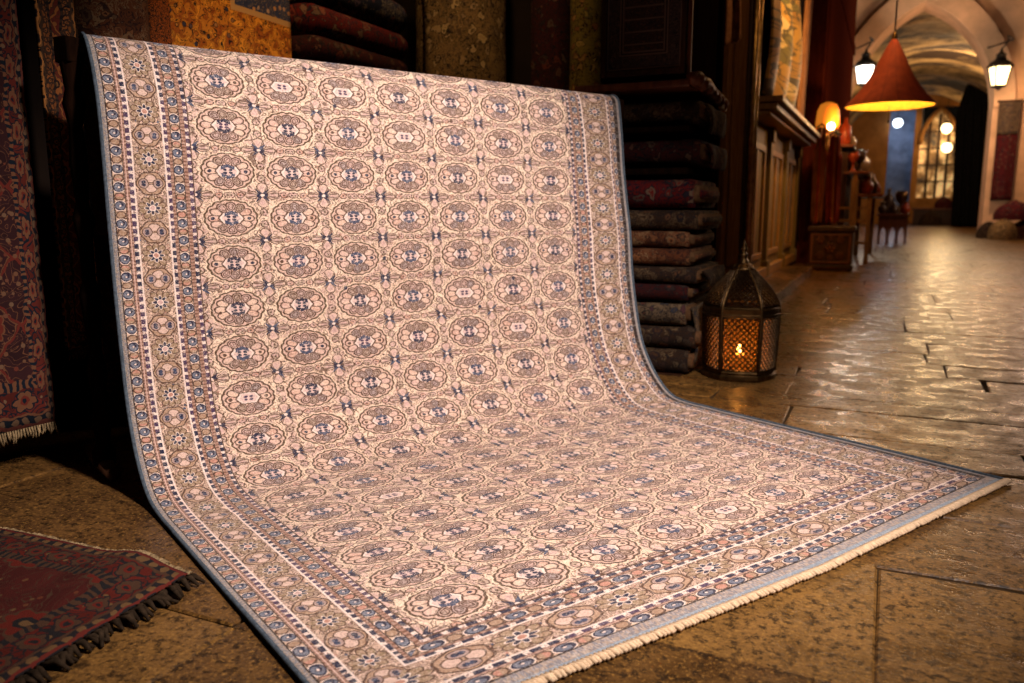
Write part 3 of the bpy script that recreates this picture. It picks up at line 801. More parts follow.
# ------------------------------------------------------------------ red conical lampshade
def m_shade():
    g = G('red_brown_lampshade_fabric'); p = g.obj(); x, y, z = g.sep(p)
    n = g.noise(p, 14, 3); th = g.atan2(y, x)
    rib = (th*(16/(2*PI))).frac().band(0.5, 0.03)
    c = g.mix(g.rng(n, 0.3, 0.7), (0.20, 0.024, 0.010), (0.30, 0.042, 0.014))
    c = g.mix(rib, c, (0.16, 0.02, 0.01))
    tr = g.nt.nodes.new('ShaderNodeBsdfTranslucent'); g.link(c, tr.inputs[0])
    mx = g.nt.nodes.new('ShaderNodeMixShader'); mx.inputs[0].default_value = 0.10
    g.done(c, 0.85)
    g.nt.links.new(g.b.outputs[0], mx.inputs[1]); g.nt.links.new(tr.outputs[0], mx.inputs[2]); g.nt.links.new(mx.outputs[0], g.out.inputs[0])
    return g.mat
M['shade'] = m_shade()
M['shade_lining'] = m_plain('yellow_shade_lining', (0.85, 0.55, 0.12), 0.8, 0, 0.15, 20, 0.1)
t = thing('conical_lampshade', 'red cone-shaped pendant lamp with a glowing yellow underside', 'lamp', (-0.075, 9.0, 1.79))
prof = [(0.415, 0.0), (0.40, 0.025), (0.335, 0.09), (0.265, 0.18), (0.20, 0.28), (0.15, 0.38), (0.105, 0.48), (0.06, 0.57), (0.02, 0.64)]
mb = MB(); mb.lathe(prof, seg=48, cap=False); mb.build('shade', M['shade'], t, True)
mb = MB(); mb.lathe([(r*0.975, z+0.002) for r, z in prof[:-1]][::-1], seg=48, cap=False); mb.build('lining', M['shade_lining'], t, True)
mb = MB(); mb.lathe([(0.415, -0.004), (0.42, 0.0), (0.415, 0.008), (0.408, 0.002), (0.415, -0.004)], seg=48, cap=False); mb.build('rim', M['brass'], t, True)
MB().lathe([(0.024, 0.62), (0.03, 0.64), (0.02, 0.68), (0.006, 0.71)], seg=12).build('finial', M['brass'], t, True)
MB().tube([(0, 0, 0.7), (0, 0, 5.82)], 0.008, 6).build('cord', M['iron'], t, True)
MB().tube([(0, 0, 0.6), (0, 0, 0.25)], 0.012, 6).build('lamp_holder', M['brass'], t, True)
MB().ball((0, 0, 0.2), 0.05, 14, 8).build('bulb', M['bulb'], t, True)
MB().tube([(0, 0, 0.0), (0, 0, -0.1), (0, 0, -0.16)], [0.004, 0.004, 0.012], 6).build('pull_cord', M['iron'], t, True)

# ------------------------------------------------------------------ pierced brass floor lantern
def m_liner():
    g = G('amber_frosted_liner'); p = g.obj()
    n = g.noise(p, 30, 2)
    c = g.mix(n, (1.0, 0.42, 0.08), (0.9, 0.30, 0.04))
    tl = g.nt.nodes.new('ShaderNodeBsdfTranslucent'); g.link(c, tl.inputs[0])
    tp = g.nt.nodes.new('ShaderNodeBsdfTransparent'); tp.inputs[0].default_value = (1.0, 0.62, 0.25, 1)
    mx = g.nt.nodes.new('ShaderNodeMixShader'); mx.inputs[0].default_value = 0.7
    g.nt.links.new(tl.outputs[0], mx.inputs[1]); g.nt.links.new(tp.outputs[0], mx.inputs[2]); g.nt.links.new(mx.outputs[0], g.out.inputs[0])
    g.done(c, 0.3)
    return g.mat
M['amber_liner'] = m_liner()
def pierced_lantern():
    t = thing('pierced_lantern', 'hexagonal pierced brass floor lantern glowing on the stone floor', 'lantern', (-0.612, 3.92, 0), R(10.3))
    # rings: apothem-style hexagon outline
    prof = [(0.166, 0.035), (0.170, 0.12), (0.174, 0.22), (0.176, 0.305), (0.175, 0.335), (0.166, 0.37), (0.146, 0.405), (0.114, 0.445), (0.078, 0.482), (0.052, 0.51), (0.036, 0.535)]
    def hexp(k, f, r):
        a0 = PI/6+k*PI/3-PI/2-PI/3; a1 = a0+PI/3
        p = Vector((math.cos(a0), math.sin(a0), 0)).lerp(Vector((math.cos(a1), math.sin(a1), 0)), f)
        # soften facets a little
        q = p.normalized()*1.0
        return (p*0.5+q*0.5)*r
    def at(k, f, z):
        r = interp(z, [q[1] for q in prof], [q[0] for q in prof])
        v = hexp(k, f, r); v.z = z; return v
    def lattice(name, z0, z1, nf, nz, thick):
        for k in range(6):
            mb = MB(); idx = {}
            for j in range(2*nz+1):
                for i in range(2*nf+1):
                    if (i+j) % 2 == 0:
                        idx[(i, j)] = len(mb.v); mb.v.append(tuple(at(k, 0.06+0.88*i/(2*nf), z0+(z1-z0)*j/(2*nz))))
            for j in range(1, 2*nz):
                for i in range(1, 2*nf):
                    if (i+j) % 2 == 1 :
                        q = [(i, j-1), (i+1, j), (i, j+1), (i-1, j)]
                        if all(a in idx for a in q): mb.face([idx[a] for a in q])
            # edge triangles
            for j in range(0, 2*nz-1, 1):
                for i, s in ((0, 1), (2*nf, -1)):
                    q = [(i, j), (i+s, j+1), (i, j+2)]
                    if all(a in idx for a in q): mb.face([idx[a] for a in (q if s > 0 else q[::-1])])
            for i in range(0, 2*nf-1):
                for j, s in ((0, 1), (2*nz, -1)):
                    q = [(i, j), (i+2, j), (i+1, j+s)]
                    if all(a in idx for a in q): mb.face([idx[a] for a in (q if s > 0 else q[::-1])])
            o = mb.build(name, M['dark_brass'], t)
            w = o.modifiers.new('Wireframe', 'WIREFRAME'); w.thickness = thick; w.use_replace = True; w.use_even_offset = False
            w.use_boundary = True
    lattice('pierced_panel', 0.05, 0.30, 6, 9, 0.0105)
    lattice('pierced_dome_panel', 0.352, 0.515, 5, 7, 0.011)
    for k in range(6):
        mb = MB(); mb.tube([at(k, 0, z)*1.012 if False else at(k, 0, z) for z in (0.035, 0.12, 0.22, 0.305, 0.335, 0.36, 0.39, 0.415, 0.44, 0.465, 0.485, 0.515, 0.535)], 0.0068, 7)
        mb.build('rib', M['brass'], t, True)
    def hexring(name, rows, mat):
        mb = MB(); n = 24
        for r, z in rows:
            for q in range(n):
                v = hexp(q//4, (q % 4)/4, r); mb.v.append((v.x, v.y, z))
        for i in range(len(rows)-1):
            for q in range(n):
                a = i*n+q; b = i*n+(q+1) % n
                mb.face((a, b, b+n, a+n))
        mb.build(name, mat, t, False)
    hexring('base_ring', [(0.02, 0.0), (0.172, 0.0), (0.176, 0.008), (0.176, 0.022), (0.166, 0.03), (0.171, 0.038), (0.168, 0.05), (0.02, 0.045)], M['brass'])
    hexring('shoulder_band', [(0.172, 0.298), (0.181, 0.302), (0.182, 0.31), (0.176, 0.316), (0.180, 0.33), (0.182, 0.337), (0.174, 0.343), (0.166, 0.352), (0.16, 0.35)], M['brass'])
    MB().lathe([(0.054, 0.508), (0.056, 0.518), (0.046, 0.526), (0.032, 0.54), (0.022, 0.545), (0.024, 0.556), (0.016, 0.562), (0.014, 0.568), (0.021, 0.576), (0.021, 0.584), (0.011, 0.592), (0.01, 0.598), (0.016, 0.605), (0.016, 0.612), (0.008, 0.62), (0.011, 0.628), (0.004, 0.645), (0.001, 0.655)], seg=18).build('finial', M['brass'], t, True)
    MB().lathe([(0.135, 0.05), (0.138, 0.12), (0.14, 0.29)], seg=24, cap=False).build('glass_liner', M['amber_liner'], t, True)
    MB().lathe([(0.03, 0.045), (0.03, 0.10), (0.027, 0.105)], seg=16).build('candle', M['fringe_cream'], t, True)
    MB().lathe([(0.002, 0.105), (0.009, 0.115), (0.011, 0.125), (0.006, 0.142), (0.001, 0.16)], seg=10).build('flame', M['bulb'], t, True)
    return t
pierced_lantern()

# ------------------------------------------------------------------ carpets hung and rolled along the left wall
def hung(name, label, X0, ya, yb, z0, z1, mat, fr, sway=0.012, seed=1, skew=0.0, group=None, fringe=True, cat='carpet'):
    """carpet hanging flat along the alley wall, facing +x"""
    t = thing(name, label, cat, (X0, ya, z0), 0, group)
    W_, H_ = yb-ya, z1-z0
    rr = random.Random(seed); ph = rr.uniform(0, 6)
    f = lambda a, b: (sway*math.sin(a*7+ph)*(1-0.5*b), W_*a+skew*(b), H_*b)
    mb = MB(); mb.grid(f, 24, 40, 0, lambda a, b: (a*W_, b*H_))
    o = mb.build('pile', mat, t, True); so = o.modifiers.new('Solidify', 'SOLIDIFY'); so.thickness = 0.012; so.offset = -1
    if fringe:
        mb = MB(); n = int(W_/0.008)
        for k in range(min(n, 160)):
            a = (k+0.5)/min(n, 160); p = Vector(f(a, 0)); l_ = 0.035+rr.uniform(-0.007, 0.007)
            mb.tube([p, p+Vector((rr.uniform(0, .004), rr.uniform(-.003, .003), -l_*0.6)), p+Vector((rr.uniform(-.003, .006), rr.uniform(-.007, .007), -l_))], [0.003, 0.0034, 0.002], 5)
        mb.build('fringe', fr, t, True)
    return t
hung('hanging_carpet', 'dark red and navy lattice carpet with pale fringe hanging at far left', -2.35, 0.75, 1.63, 0.135, 2.1, M['hung_left'], M['fringe_old'], seed=2, cat='carpet')
hung('hanging_runner', 'narrow orange-edged runner hanging beside the dark red fringed carpet', -2.42, 1.74, 1.87, 0.34, 2.15, M['hung_strip'], M['rust_roll'], 0.006, 3)
def rolled(name, label, x, y, r, h, mat, a0, group):
    t = thing(name, label, 'rolled carpet', (x, y, 0), 0, group)
    mb = MB(); n = 40; poly = []
    for k in range(n+1):
        th = a0+2*PI*k/n; q = r*(1-0.075*k/n); poly.append((q*math.cos(th), q*math.sin(th)))
    zs = 14
    for j in range(zs+1):
        for (a, b) in poly:
            w = 1+0.012*math.sin(j*1.7+x*9); mb.v.append((a*w, b*w, h*j/zs))
    m_ = n+1
    for j in range(zs):
        for k in range(m_):
            a = j*m_+k; b = j*m_+(k+1) % m_; mb.face((a, b, b+m_, a+m_))
    mb.build('outer_wrap', mat, t, True)
    mb = MB(); pts = []
    for k in range(70):
        th = a0+k*0.36; q = r*(0.9-0.8*k/70); pts.append((q*math.cos(th), q*math.sin(th), h))
    for p, q in zip(pts[:-1], pts[1:]):
        mb.tube([p, q], r*0.035, 5)
    mb.build('rolled_edge', M['backing'], t)
    return t
GR = 'carpet rolls standing behind the rack'
rolled('carpet_roll', 'rust brown carpet roll standing behind the left end of the ivory carpet', -2.58, 2.13, 0.135, 2.1, M['rust_roll'], 0.2, GR)
rolled('carpet_roll', 'thick golden brown carpet roll standing behind the middle of the ivory carpet', -2.275, 4.2, 0.27, 2.25, M['gold_roll'], -1.9, GR)
rolled('carpet_roll', 'slim dark red carpet roll between the golden brown and the olive rolls', -1.74, 4.25, 0.115, 2.2, M['maroon'], -1.0, GR)
rolled('carpet_roll', 'slim olive gold carpet roll standing beside the dark cabinet', -1.515, 4.2, 0.095, 2.2, M['olive_roll'], -2.3, GR)
# gold-bordered carpet hanging: broad gold border, dark blue field above
def m_gold_border():
    g = G('broad_gold_border_weave'); u, v, p = g.uv()
    gold = srgb(222, 146, 44); rust_ = srgb(150, 74, 24); dk = (0.025, 0.012, 0.008)
    d = g.mn(v-0.0, u); edge = g.mx(u-0.42, 0.0)
    blue_f = (u > 0.43)*(v > 1.02)
    n = g.noise(p, 24, 1.5, 0.5, 1.0); n2 = g.noise(p, 60, 1)
    dv = g.voro(p, 30, 'F1', 1.0); cv = g.voro(p, 30, 'F1', 1.0, 'Color'); a, b, c_ = g.sep(cv)
    c = g.mix(g.rng(n, 0.35, 0.65), gold, rust_)
    c = g.mix((n*8.0).frac().band(0.5, 0.11), c, dk)
    c = g.mix((dv < 0.34)*(a > 0.5), c, dk)
    c = g.mix((dv < 0.25)*(a > 0.5), c, g.ramp(b, [(0, rust_), (0.4, gold), (0.8, (0.03, 0.03, 0.06))]))
    f = g.mix(g.rng(n2, 0.35, 0.65), (0.018, 0.024, 0.07), (0.03, 0.04, 0.10))
    f = g.mix((dv < 0.3)*(a > 0.35), f, g.ramp(b, [(0, (0.30, 0.09, 0.03)), (0.35, (0.42, 0.34, 0.27)), (0.75, (0.45, 0.22, 0.09))]))
    f = g.mix((n*7.0).frac().band(0.5, 0.07), f, (0.2, 0.13, 0.09))
    c = g.mix(blue_f, c, f)
    ln = (u.band(0.425, 0.012))*(v > 1.0); lm = v.band(1.012, 0.012)*(u > 0.42)
    c = g.mix(g.mx(ln, lm), c, (0.45, 0.25, 0.10))
    c = g.mix(u < 0.1, c, g.mix((n2*6.0).frac() < 0.5, dk, rust_))
    g.bump(g.noise(p, 420, 1), 0.5, 0.005)
    return g.done(c, 0.9, 0, 0.2)
M['gold_border'] = m_gold_border()
hung('hanging_carpet', 'golden orange bordered carpet with dark blue field hanging behind the ivory carpet', -2.56, 2.3, 3.1, 0.62, 2.3, M['gold_border'], M['fringe_old'], 0.008, 5, cat='carpet')

# folded carpets ------------------------------------------------------------------
def folded(name, label, loc, L_, D_, H_, mat, seed, group, rz=0.0, flop=False):
    """a carpet folded into a flat bolt: long rounded side along local x, folded end at +x"""
    t = thing(name, label, 'folded carpet', loc, rz, group); rr = random.Random(seed)
    def stad(h, d, n=8):
        P = []; r = h/2
        for k in range(n+1):
            a = PI/2+PI*k/n; P.append((-d/2+r+r*math.cos(a), r+r*math.sin(a)))
        for k in range(n+1):
            a = -PI/2+PI*k/n; P.append((d/2-r+r*math.cos(a), r+r*math.sin(a)))
        return P
    def solid(mb, h, d, zoff, x0, x1, amp, nx=18):
        P = stad(h, d); n = len(P); b0 = len(mb.v); ph = rr.uniform(0, 6)
        for i in range(nx+1):
            x = x0+(x1-x0)*i/nx
            w = amp*math.sin(i*0.9+ph); e = 1-0.05*(1 if i in (0, nx) else 0)
            for (y, z) in P:
                mb.v.append((x, y*e+w*0.6, zoff+z*e+(w*0.25 if z > h*0.5 else 0)))
        for i in range(nx):
            for k in range(n):
                a = b0+i*n+k; b = b0+i*n+(k+1) % n
                mb.face((a, a+n, b+n, b))
        mb.face([b0+k for k in range(n)]); mb.face([b0+nx*n+k for k in range(n)][::-1])
    mb = MB(); solid(mb, H_, D_, 0, 0, L_, 0.004); mb.build('folded_pile', mat, t, True)
    for q, (k, ex) in enumerate(((0.62, 0.012), (0.28, 0.022))):
        mb = MB(); solid(mb, H_*k, D_*(1-(1-k)*0.3), H_*(1-k)/2, L_*0.9, L_+ex+rr.uniform(0, 0.008), 0.002, 4)
        o = mb.build('inner_fold', M['backing'] if q == 0 else mat, t, True)
    if flop:
        mb = MB()
        mb.grid(lambda a, b: (L_+0.02+0.018*math.sin(b*2.6)+0.006*math.sin(a*9+b*3), (a-0.5)*D_*0.85*(1-0.25*b), H_*0.75-b*H_*flop), 20, 14)
        o = mb.build('draped_end', mat, t, True); so = o.modifiers.new('Solidify', 'SOLIDIFY'); so.thickness = 0.012
    return t
GS = 'folded carpets stacked beside the rack'
stack = [(0.005, 0.118, 'brown_rug', 'brown and navy folded carpet at the very bottom of the stack by the lantern', 0.0),
 (0.128, 0.105, 'brown_rug', 'dark brown folded carpet second from the floor in the stack', 0.0),
 (0.238, 0.118, 'cream_rug', 'cream patterned folded carpet low in the stack beside the brass lantern', 2.3),
 (0.362, 0.078, 'maroon', 'dark maroon folded carpet directly above the cream one', 0.0),
 (0.446, 0.076, 'brown_rug', 'thin brown folded carpet second above the cream one', 1.0),
 (0.528, 0.08, 'rust_roll', 'thin rust coloured folded carpet third above the cream one', 0.0),
 (0.614, 0.078, 'rust_roll', 'rust scrollwork folded carpet second below the bright red one', 0.0),
 (0.698, 0.092, 'brown_rug', 'brown flowered folded carpet directly below the bright red one', 0.0),
 (0.80, 0.135, 'crimson', 'bright red folded carpet on top of the lower stack', 0.0)]
for k, (z, h, mt, lb, fl) in enumerate(stack):
    folded('folded_carpet', lb, (-1.365+0.01*math.sin(k*2.1), 4.08+0.012*math.sin(k*1.3), z), 0.53+0.02*math.sin(k*1.9), 0.6, h, M[mt], k, GS, 0.0, fl)
folded('folded_carpet', 'rust brown folded carpet on the middle shelf of the dark cabinet', (-1.37, 4.09, 1.005), 0.55, 0.56, 0.115, M['maroon'], 21, 'folded carpets on the cabinet shelves', 0, 0.9)
folded('folded_carpet', 'dim red folded carpet on the top shelf just below the framed textile', (-1.37, 4.09, 1.195), 0.54, 0.56, 0.10, M['brown_rug'], 22, 'folded carpets on the cabinet shelves', 0, 1.2)

# cabinet with shelves and the closed upper part carrying a framed textile
cab = thing('carpet_cabinet', 'tall dark wooden cabinet holding folded carpets beside the rack', 'cabinet', (-1.15, 4.08, 0))
def cb(name, x0, x1, y0, y1, z0, z1, m, bev=0.006):
    mb = MB(); mb.box(x0+1.15, x1+1.15, y0-4.08, y1-4.08, z0, z1); return mb.build(name, M[m], cab, bevel=bev)
cb('back_panel', -1.385, -0.88, 4.46, 4.5, 0, 1.34, 'ebony')
cb('side_upright', -1.41, -1.38, 3.74, 4.46, 0, 1.34, 'ebony')
cb('corner_upright', -0.875, -0.845, 4.42, 4.46, 0, 2.5, 'ebony')
cb('shelf', -1.38, -0.86, 3.78, 4.46, 0.955, 0.985, 'ebony')
cb('shelf', -1.38, -0.86, 3.78, 4.46, 1.15, 1.175, 'ebony')
cb('shelf', -1.41, -0.855, 3.74, 4.46, 1.34, 1.375, 'red_wood', 0.008)
cb('upper_case', -1.30, -0.875, 3.80, 4.46, 1.39, 2.5, 'ebony')
cb('edge_moulding', -0.885, -0.865, 3.785, 3.805, 1.39, 2.5, 'red_wood', 0.004)
mb = MB(); pts = [(-0.845+1.15, 3.74-4.08, 1.375), (-0.83+1.15, 3.95-4.08, 1.375), (-0.835+1.15, 4.2-4.08, 1.35), (-0.83+1.15, 4.42-4.08, 1.31)]
mb.tube(pts, [0.03, 0.034, 0.03, 0.022], 8)
for k in range(7):
    mb.ball((0.32, -0.3+k*0.1, 1.375-0.007*k), 0.036, 10, 6)
mb.build('carved_cornice', M['red_wood'], cab, True)
cb('plinth', -1.41, -0.86, 3.78, 4.46, 0, 0.004, 'dark_wood', 0)
# framed textile on the front of the upper case
t = thing('framed_textile', 'framed dark textile with fine banded borders on the cabinet front', 'textile', (-1.085, 3.79, 1.435))
def m_textile():
    g = G('dark_banded_prayer_cloth'); u, v, p = g.uv()
    e = g.mn(g.mn(u, 0.355-u), v)
    n = g.noise(p, 60, 1.5, 0.5, 0.8); n3 = g.noise(g.vec(u, v*2.2), 34, 1.5, 0.5, 1.2)
    c = g.mix(g.rng(n, 0.35, 0.65), (0.012, 0.010, 0.014), (0.03, 0.02, 0.022))
    pale = (0.16, 0.10, 0.08)
    c = g.mix((n3*7.0).frac().band(0.5, 0.12)*(e > 0.085), c, (0.13, 0.06, 0.04))
    c = g.mix(((v/0.055).frac() < 0.12)*(e > 0.085), c, pale)
    c = g.mix((n*8.0).frac().band(0.5, 0.13)*(e < 0.06)*(e > 0.012), c, pale)
    for q in (0.006, 0.066, 0.08): c = g.mix(e.band(q, 0.0035), c, pale)
    g.bump(n, 0.3, 0.004)
    return g.done(c, 0.85, 0, 0.25)
M['textile'] = m_textile()
mb = MB(); mb.grid(lambda a, b: (-0.1775+0.355*a, -0.012, 1.0*b), 4, 8, 0, lambda a, b: (0.355*a, b)); o = mb.build('cloth_panel', M['textile'], t)
mb = MB()
for x0, x1, z0, z1 in ((-0.2, -0.176, -0.03, 1.02), (0.176, 0.2, -0.03, 1.02), (-0.176, 0.176, -0.03, -0.002), (-0.176, 0.176, 1.0, 1.02)):
    mb.box(x0, x1, -0.025, 0.01, z0, z1)
mb.build('frame', M['dark_wood'], t, bevel=0.004)

# shelf of folded carpets along the left wall, behind the rack
t = thing('wall_shelf', 'dark wall shelf carrying folded red carpets behind the ivory carpet', 'shelf', (-2.6, 3.55, 1.2))
MB().box(-0.16, 0.16, -0.43, 0.42, 0, 0.035).build('board', M['dark_wood'], t, bevel=0.005)
for y in (-0.35, 0.35): MB().box(-0.16, 0.1, y-0.015, y+0.015, -0.16, 0).build('shelf_bracket', M['dark_wood'], t)
for k, (h, mt, lb) in enumerate(((0.13, 'maroon', 'dark maroon folded carpet lowest on the wall shelf beside the gold bordered carpet'), (0.12, 'crimson', 'red folded carpet in the middle of the wall shelf pile'), (0.11, 'maroon', 'maroon folded carpet above the middle red one on the wall shelf'), (0.14, 'crimson', 'dark red flowered folded carpet directly below the navy one on the wall shelf'), (0.16, 'navy_rug', 'navy flowered folded carpet topmost on the wall shelf pile'))):
    z = 1.236+[0, .132, .254, .366, .508][k]
    folded('folded_carpet', lb, (-2.6, 3.14, z), 0.80, 0.3, h, M[mt], 40+k, 'folded carpets on the wall shelf', R(90))

# ------------------------------------------------------------------ brick-red rug on the floor at lower left
t = thing('floor_rug', 'brick red rug with dark tassels lying on the stone floor at lower left', 'rug', (-1.33, 1.19, 0.0))
c0 = Vector((-1.33, 1.195)); d1 = Vector((-0.985, 0.17)).normalized()*-1; 
e1 = Vector((-1.0, -0.055)).normalized(); e2 = Vector((0.10, -1.0)).normalized()
def fr(a, b, off=0.0):
    w = 1.25*a; l_ = 1.5*b
    p = e1*w+e2*l_
    ez = 0.010+0.006*math.sin(a*6+b*5)*min(1, a*6)*min(1, b*6)+0.02*math.exp(-((a-0.12)**2)/0.004)*math.exp(-(b**2)/0.02)
    return Vector((p.x, p.y+0.025*math.sin(a*4.0), ez+off))
mb = MB(); mb.grid(lambda a, b: fr(a, b), 50, 60, 0, lambda a, b: (b*1.5, a*1.25))
o = mb.build('pile', M['floor_rug'], t, True); so = o.modifiers.new('Solidify', 'SOLIDIFY'); so.thickness = 0.007; so.offset = 1
rr = random.Random(11)
mb = MB()
for k in range(150):
    b = (k+0.5)/150; p = fr(0.0, b)
    d = Vector((1, 0.1+rr.uniform(-0.7, 0.5), 0)).normalized(); ln = rr.uniform(0.03, 0.06)
    mb.tube([p, p+d*ln*0.5+Vector((0, 0, 0.008)), p+d*ln+Vector((0, rr.uniform(-.012, .012), -0.006))], [0.005, 0.0062, 0.003], 6)
o = mb.build('tassels', M['tassel_dark'], t, True); o['label'] = 'dark brown knotted tassels'
mb = MB()
for k in range(150):
    a = (k+0.5)/150; p = fr(a, 0.0)
    d = Vector((rr.uniform(-0.4, 0.4), 1, 0)).normalized(); ln = rr.uniform(0.012, 0.026)
    mb.tube([p, p+d*ln*0.5+Vector((0, 0, 0.002)), p+d*ln+Vector((0, 0, -0.006))], [0.004, 0.004, 0.0025], 5)
o = mb.build('fringe', M['fringe_old'], t, True); o['label'] = 'short pale fringe'

# ------------------------------------------------------------------ shop front on the left of the alley
M['rust_cloth'] = m_plain('rust_wool_cloth', (0.34, 0.15, 0.07), 0.85, 0, 0.4, 14, 0.2)
mb = MB(); mb.box(-1.25, -1.0, 5.45, 6.15, 0, 4.0); mb.box(-1.27, -0.98, 5.4, 6.2, 0, 0.18); mb.box(-1.0, -0.985, 5.6, 6.0, 0.4, 3.6)
struct(mb.build('trim_3', M['post_wood'], bevel=0.01))
mb = MB(); mb.box(-1.22, -1.08, 6.8, 7.12, 0, 4.0); struct(mb.build('trim_4', M['dark_wood'], bevel=0.01))
mb = MB(); mb.tube([(-1.06, 6.86, 0), (-1.06, 6.86, 4.0)], 0.024, 10); mb.tube([(-1.06, 7.06, 0), (-1.06, 7.06, 4.0)], 0.02, 10); struct(mb.build('trim_5', M['gilt'], smooth=True))
mb = MB(); mb.box(-2.7, -1.3, 6.1, 6.25, 0, 4); mb.box(-2.7, -1.3, 6.85, 7.0, 0, 4); struct(mb.build('wall_recess', M['black']))  # doorway sides coloured black to stand for the shade inside the opening
# cloth hung from a peg on the brown post
t = thing('hanging_cloth', 'small rust cloth hanging from a peg on the brown wooden post', 'cloth', (-1.01, 5.36, 1.8))
mb = MB(); mb.grid(lambda a, b: ((a-0.5)*0.19*(1-0.6*b*b), -0.03-0.025*math.sin(a*14)*(1-b*0.5), 0.62*b+0.06*(a-0.5)*(1-b)), 24, 16)
o = mb.build('draped_cloth', M['rust_cloth'], t, True); so = o.modifiers.new('Solidify', 'SOLIDIFY'); so.thickness = 0.012
MB().tube([(0, 0.05, 0.62), (0, -0.06, 0.63)], 0.014, 8).build('peg', M['oak'], t, True)
# stone step
mb = MB(); mb.box(-1.3, -0.80, 5.9, 10.4, 0, 0.10); o = mb.build('trim_6', M['stone'], bevel=0.012); struct(o)
# panelled counter with ledge
t = thing('panelled_counter', 'warm lit wooden counter with tall recessed panels and projecting ledge', 'counter', (-1.2, 9.2, 0.1))
MB().box(-0.0, 0.03, -1.95, 2.3, 0, 1.5).build('back_board', M['panel_wood'], t)
for k, y in enumerate((-1.95, -0.55, 0.85, 2.15)):
    mb = MB(); mb.box(0.0, 0.075, y, y+0.15, 0, 1.5); mb.box(0.0, 0.095, y-0.015, y+0.165, 0, 0.16); mb.box(0.0, 0.095, y-0.015, y+0.165, 1.36, 1.5); mb.build('pilaster', M['panel_wood'], t, bevel=0.006)
for k, y in enumerate((-1.75, -0.35, 1.05)):
    mb = MB(); mb.box(0.02, 0.055, y, y+0.98, 0.2, 0.26); mb.box(0.02, 0.055, y, y+0.98, 1.24, 1.3); mb.box(0.02, 0.055, y, y+0.06, 0.26, 1.24); mb.box(0.02, 0.055, y+0.92, y+0.98, 0.26, 1.24); mb.box(0.02, 0.05, y+0.44, y+0.54, 0.26, 1.24)
    mb.build('panel_frame', M['oak'], t, bevel=0.006)
MB().box(0.0, 0.09, -1.98, 2.32, 0.0, 0.1).build('skirting', M['oak'], t, bevel=0.008)
mb = MB(); mb.box(-0.05, 0.2, -1.75, 2.3, 1.5, 1.54); mb.box(-0.05, 0.26, -1.78, 2.33, 1.54, 1.6); mb.box(-0.05, 0.31, -1.81, 2.36, 1.6, 1.65); mb.build('ledge', M['oak'], t, bevel=0.008)
# embroidered hanging on the wall above the ledge
def m_brocade():
    g = G('gold_leaf_brocade'); p = g.obj(); x, y, z = g.sep(p); q = g.vec(x*0.2, y*0.2, z)
    n = g.noise(q, 4.2, 2, 0.5, 1.2); d = g.voro(q, 5.5, 'F1', 1.0); c3 = g.voro(q, 5.5, 'F1', 1.0, 'Color'); a, b, cc = g.sep(c3)
    c = g.mix(g.rng(n, 0.35, 0.6), (0.36, 0.16, 0.02), (0.50, 0.26, 0.04))
    c = g.mix((d < 0.55)*(a > 0.45), c, g.ramp(b, [(0, (0.10, 0.09, 0.015)), (0.35, (0.18, 0.13, 0.025)), (0.6, (0.62, 0.42, 0.16)), (0.85, (0.7, 0.5, 0.3))]))
    c = g.mix((d < 0.2)*(a > 0.45), c, (0.75, 0.5, 0.2))
    c = g.mix((n*7.0).frac().band(0.5, 0.12), c, (0.07, 0.045, 0.012))
    g.bump(n, 0.4, 0.03)
    return g.done(c, 0.55, 0.15, 0.5, 0.2)
M['brocade'] = m_brocade()
M['rose_cloth'] = m_plain('rose_gold_cloth', (0.42, 0.18, 0.09), 0.7, 0, 0.25, 5, 0.2)
t = thing('embroidered_hanging', 'gold leaf-patterned embroidered hanging above the counter ledge', 'textile', (-1.12, 7.5, 1.78))
mb = MB(); mb.grid(lambda a, b: (0.05+0.05*math.sin(a*16)*(0.4+0.6*(1-b))+0.05*math.sin(b*5), 2.9*a*(0.72+0.28*b), 1.75*b), 60, 24)
o = mb.build('brocade_cloth', M['brocade'], t, True); so = o.modifiers.new('Solidify', 'SOLIDIFY'); so.thickness = 0.015
mb = MB(); mb.grid(lambda a, b: (0.1+0.04*math.sin(a*7), 2.3+0.35*b+0.5*a, -0.02+1.75*b), 16, 16); o = mb.build('side_fold', M['rose_cloth'], t, True); so = o.modifiers.new('Solidify', 'SOLIDIFY'); so.thickness = 0.015
mb = MB(); mb.tube([(0.06, -0.1, 1.77), (0.06, 3.3, 1.77)], 0.025, 8); mb.build('hanging_pole', M['brass'], t, True)
# red-brown pillar farther down the alley
mb = MB(); mb.box(-1.2, -0.98, 12.6, 20.4, 0, 5.4); mb.box(-1.22, -0.95, 12.5, 20.5, 0, 0.3); mb.box(-1.22, -0.95, 12.5, 20.5, 4.2, 4.4); mb.box(-0.98, -0.965, 12.9, 20.2, 0.4, 4.1)
struct(mb.build('column', M['column_wood'], bevel=0.015))
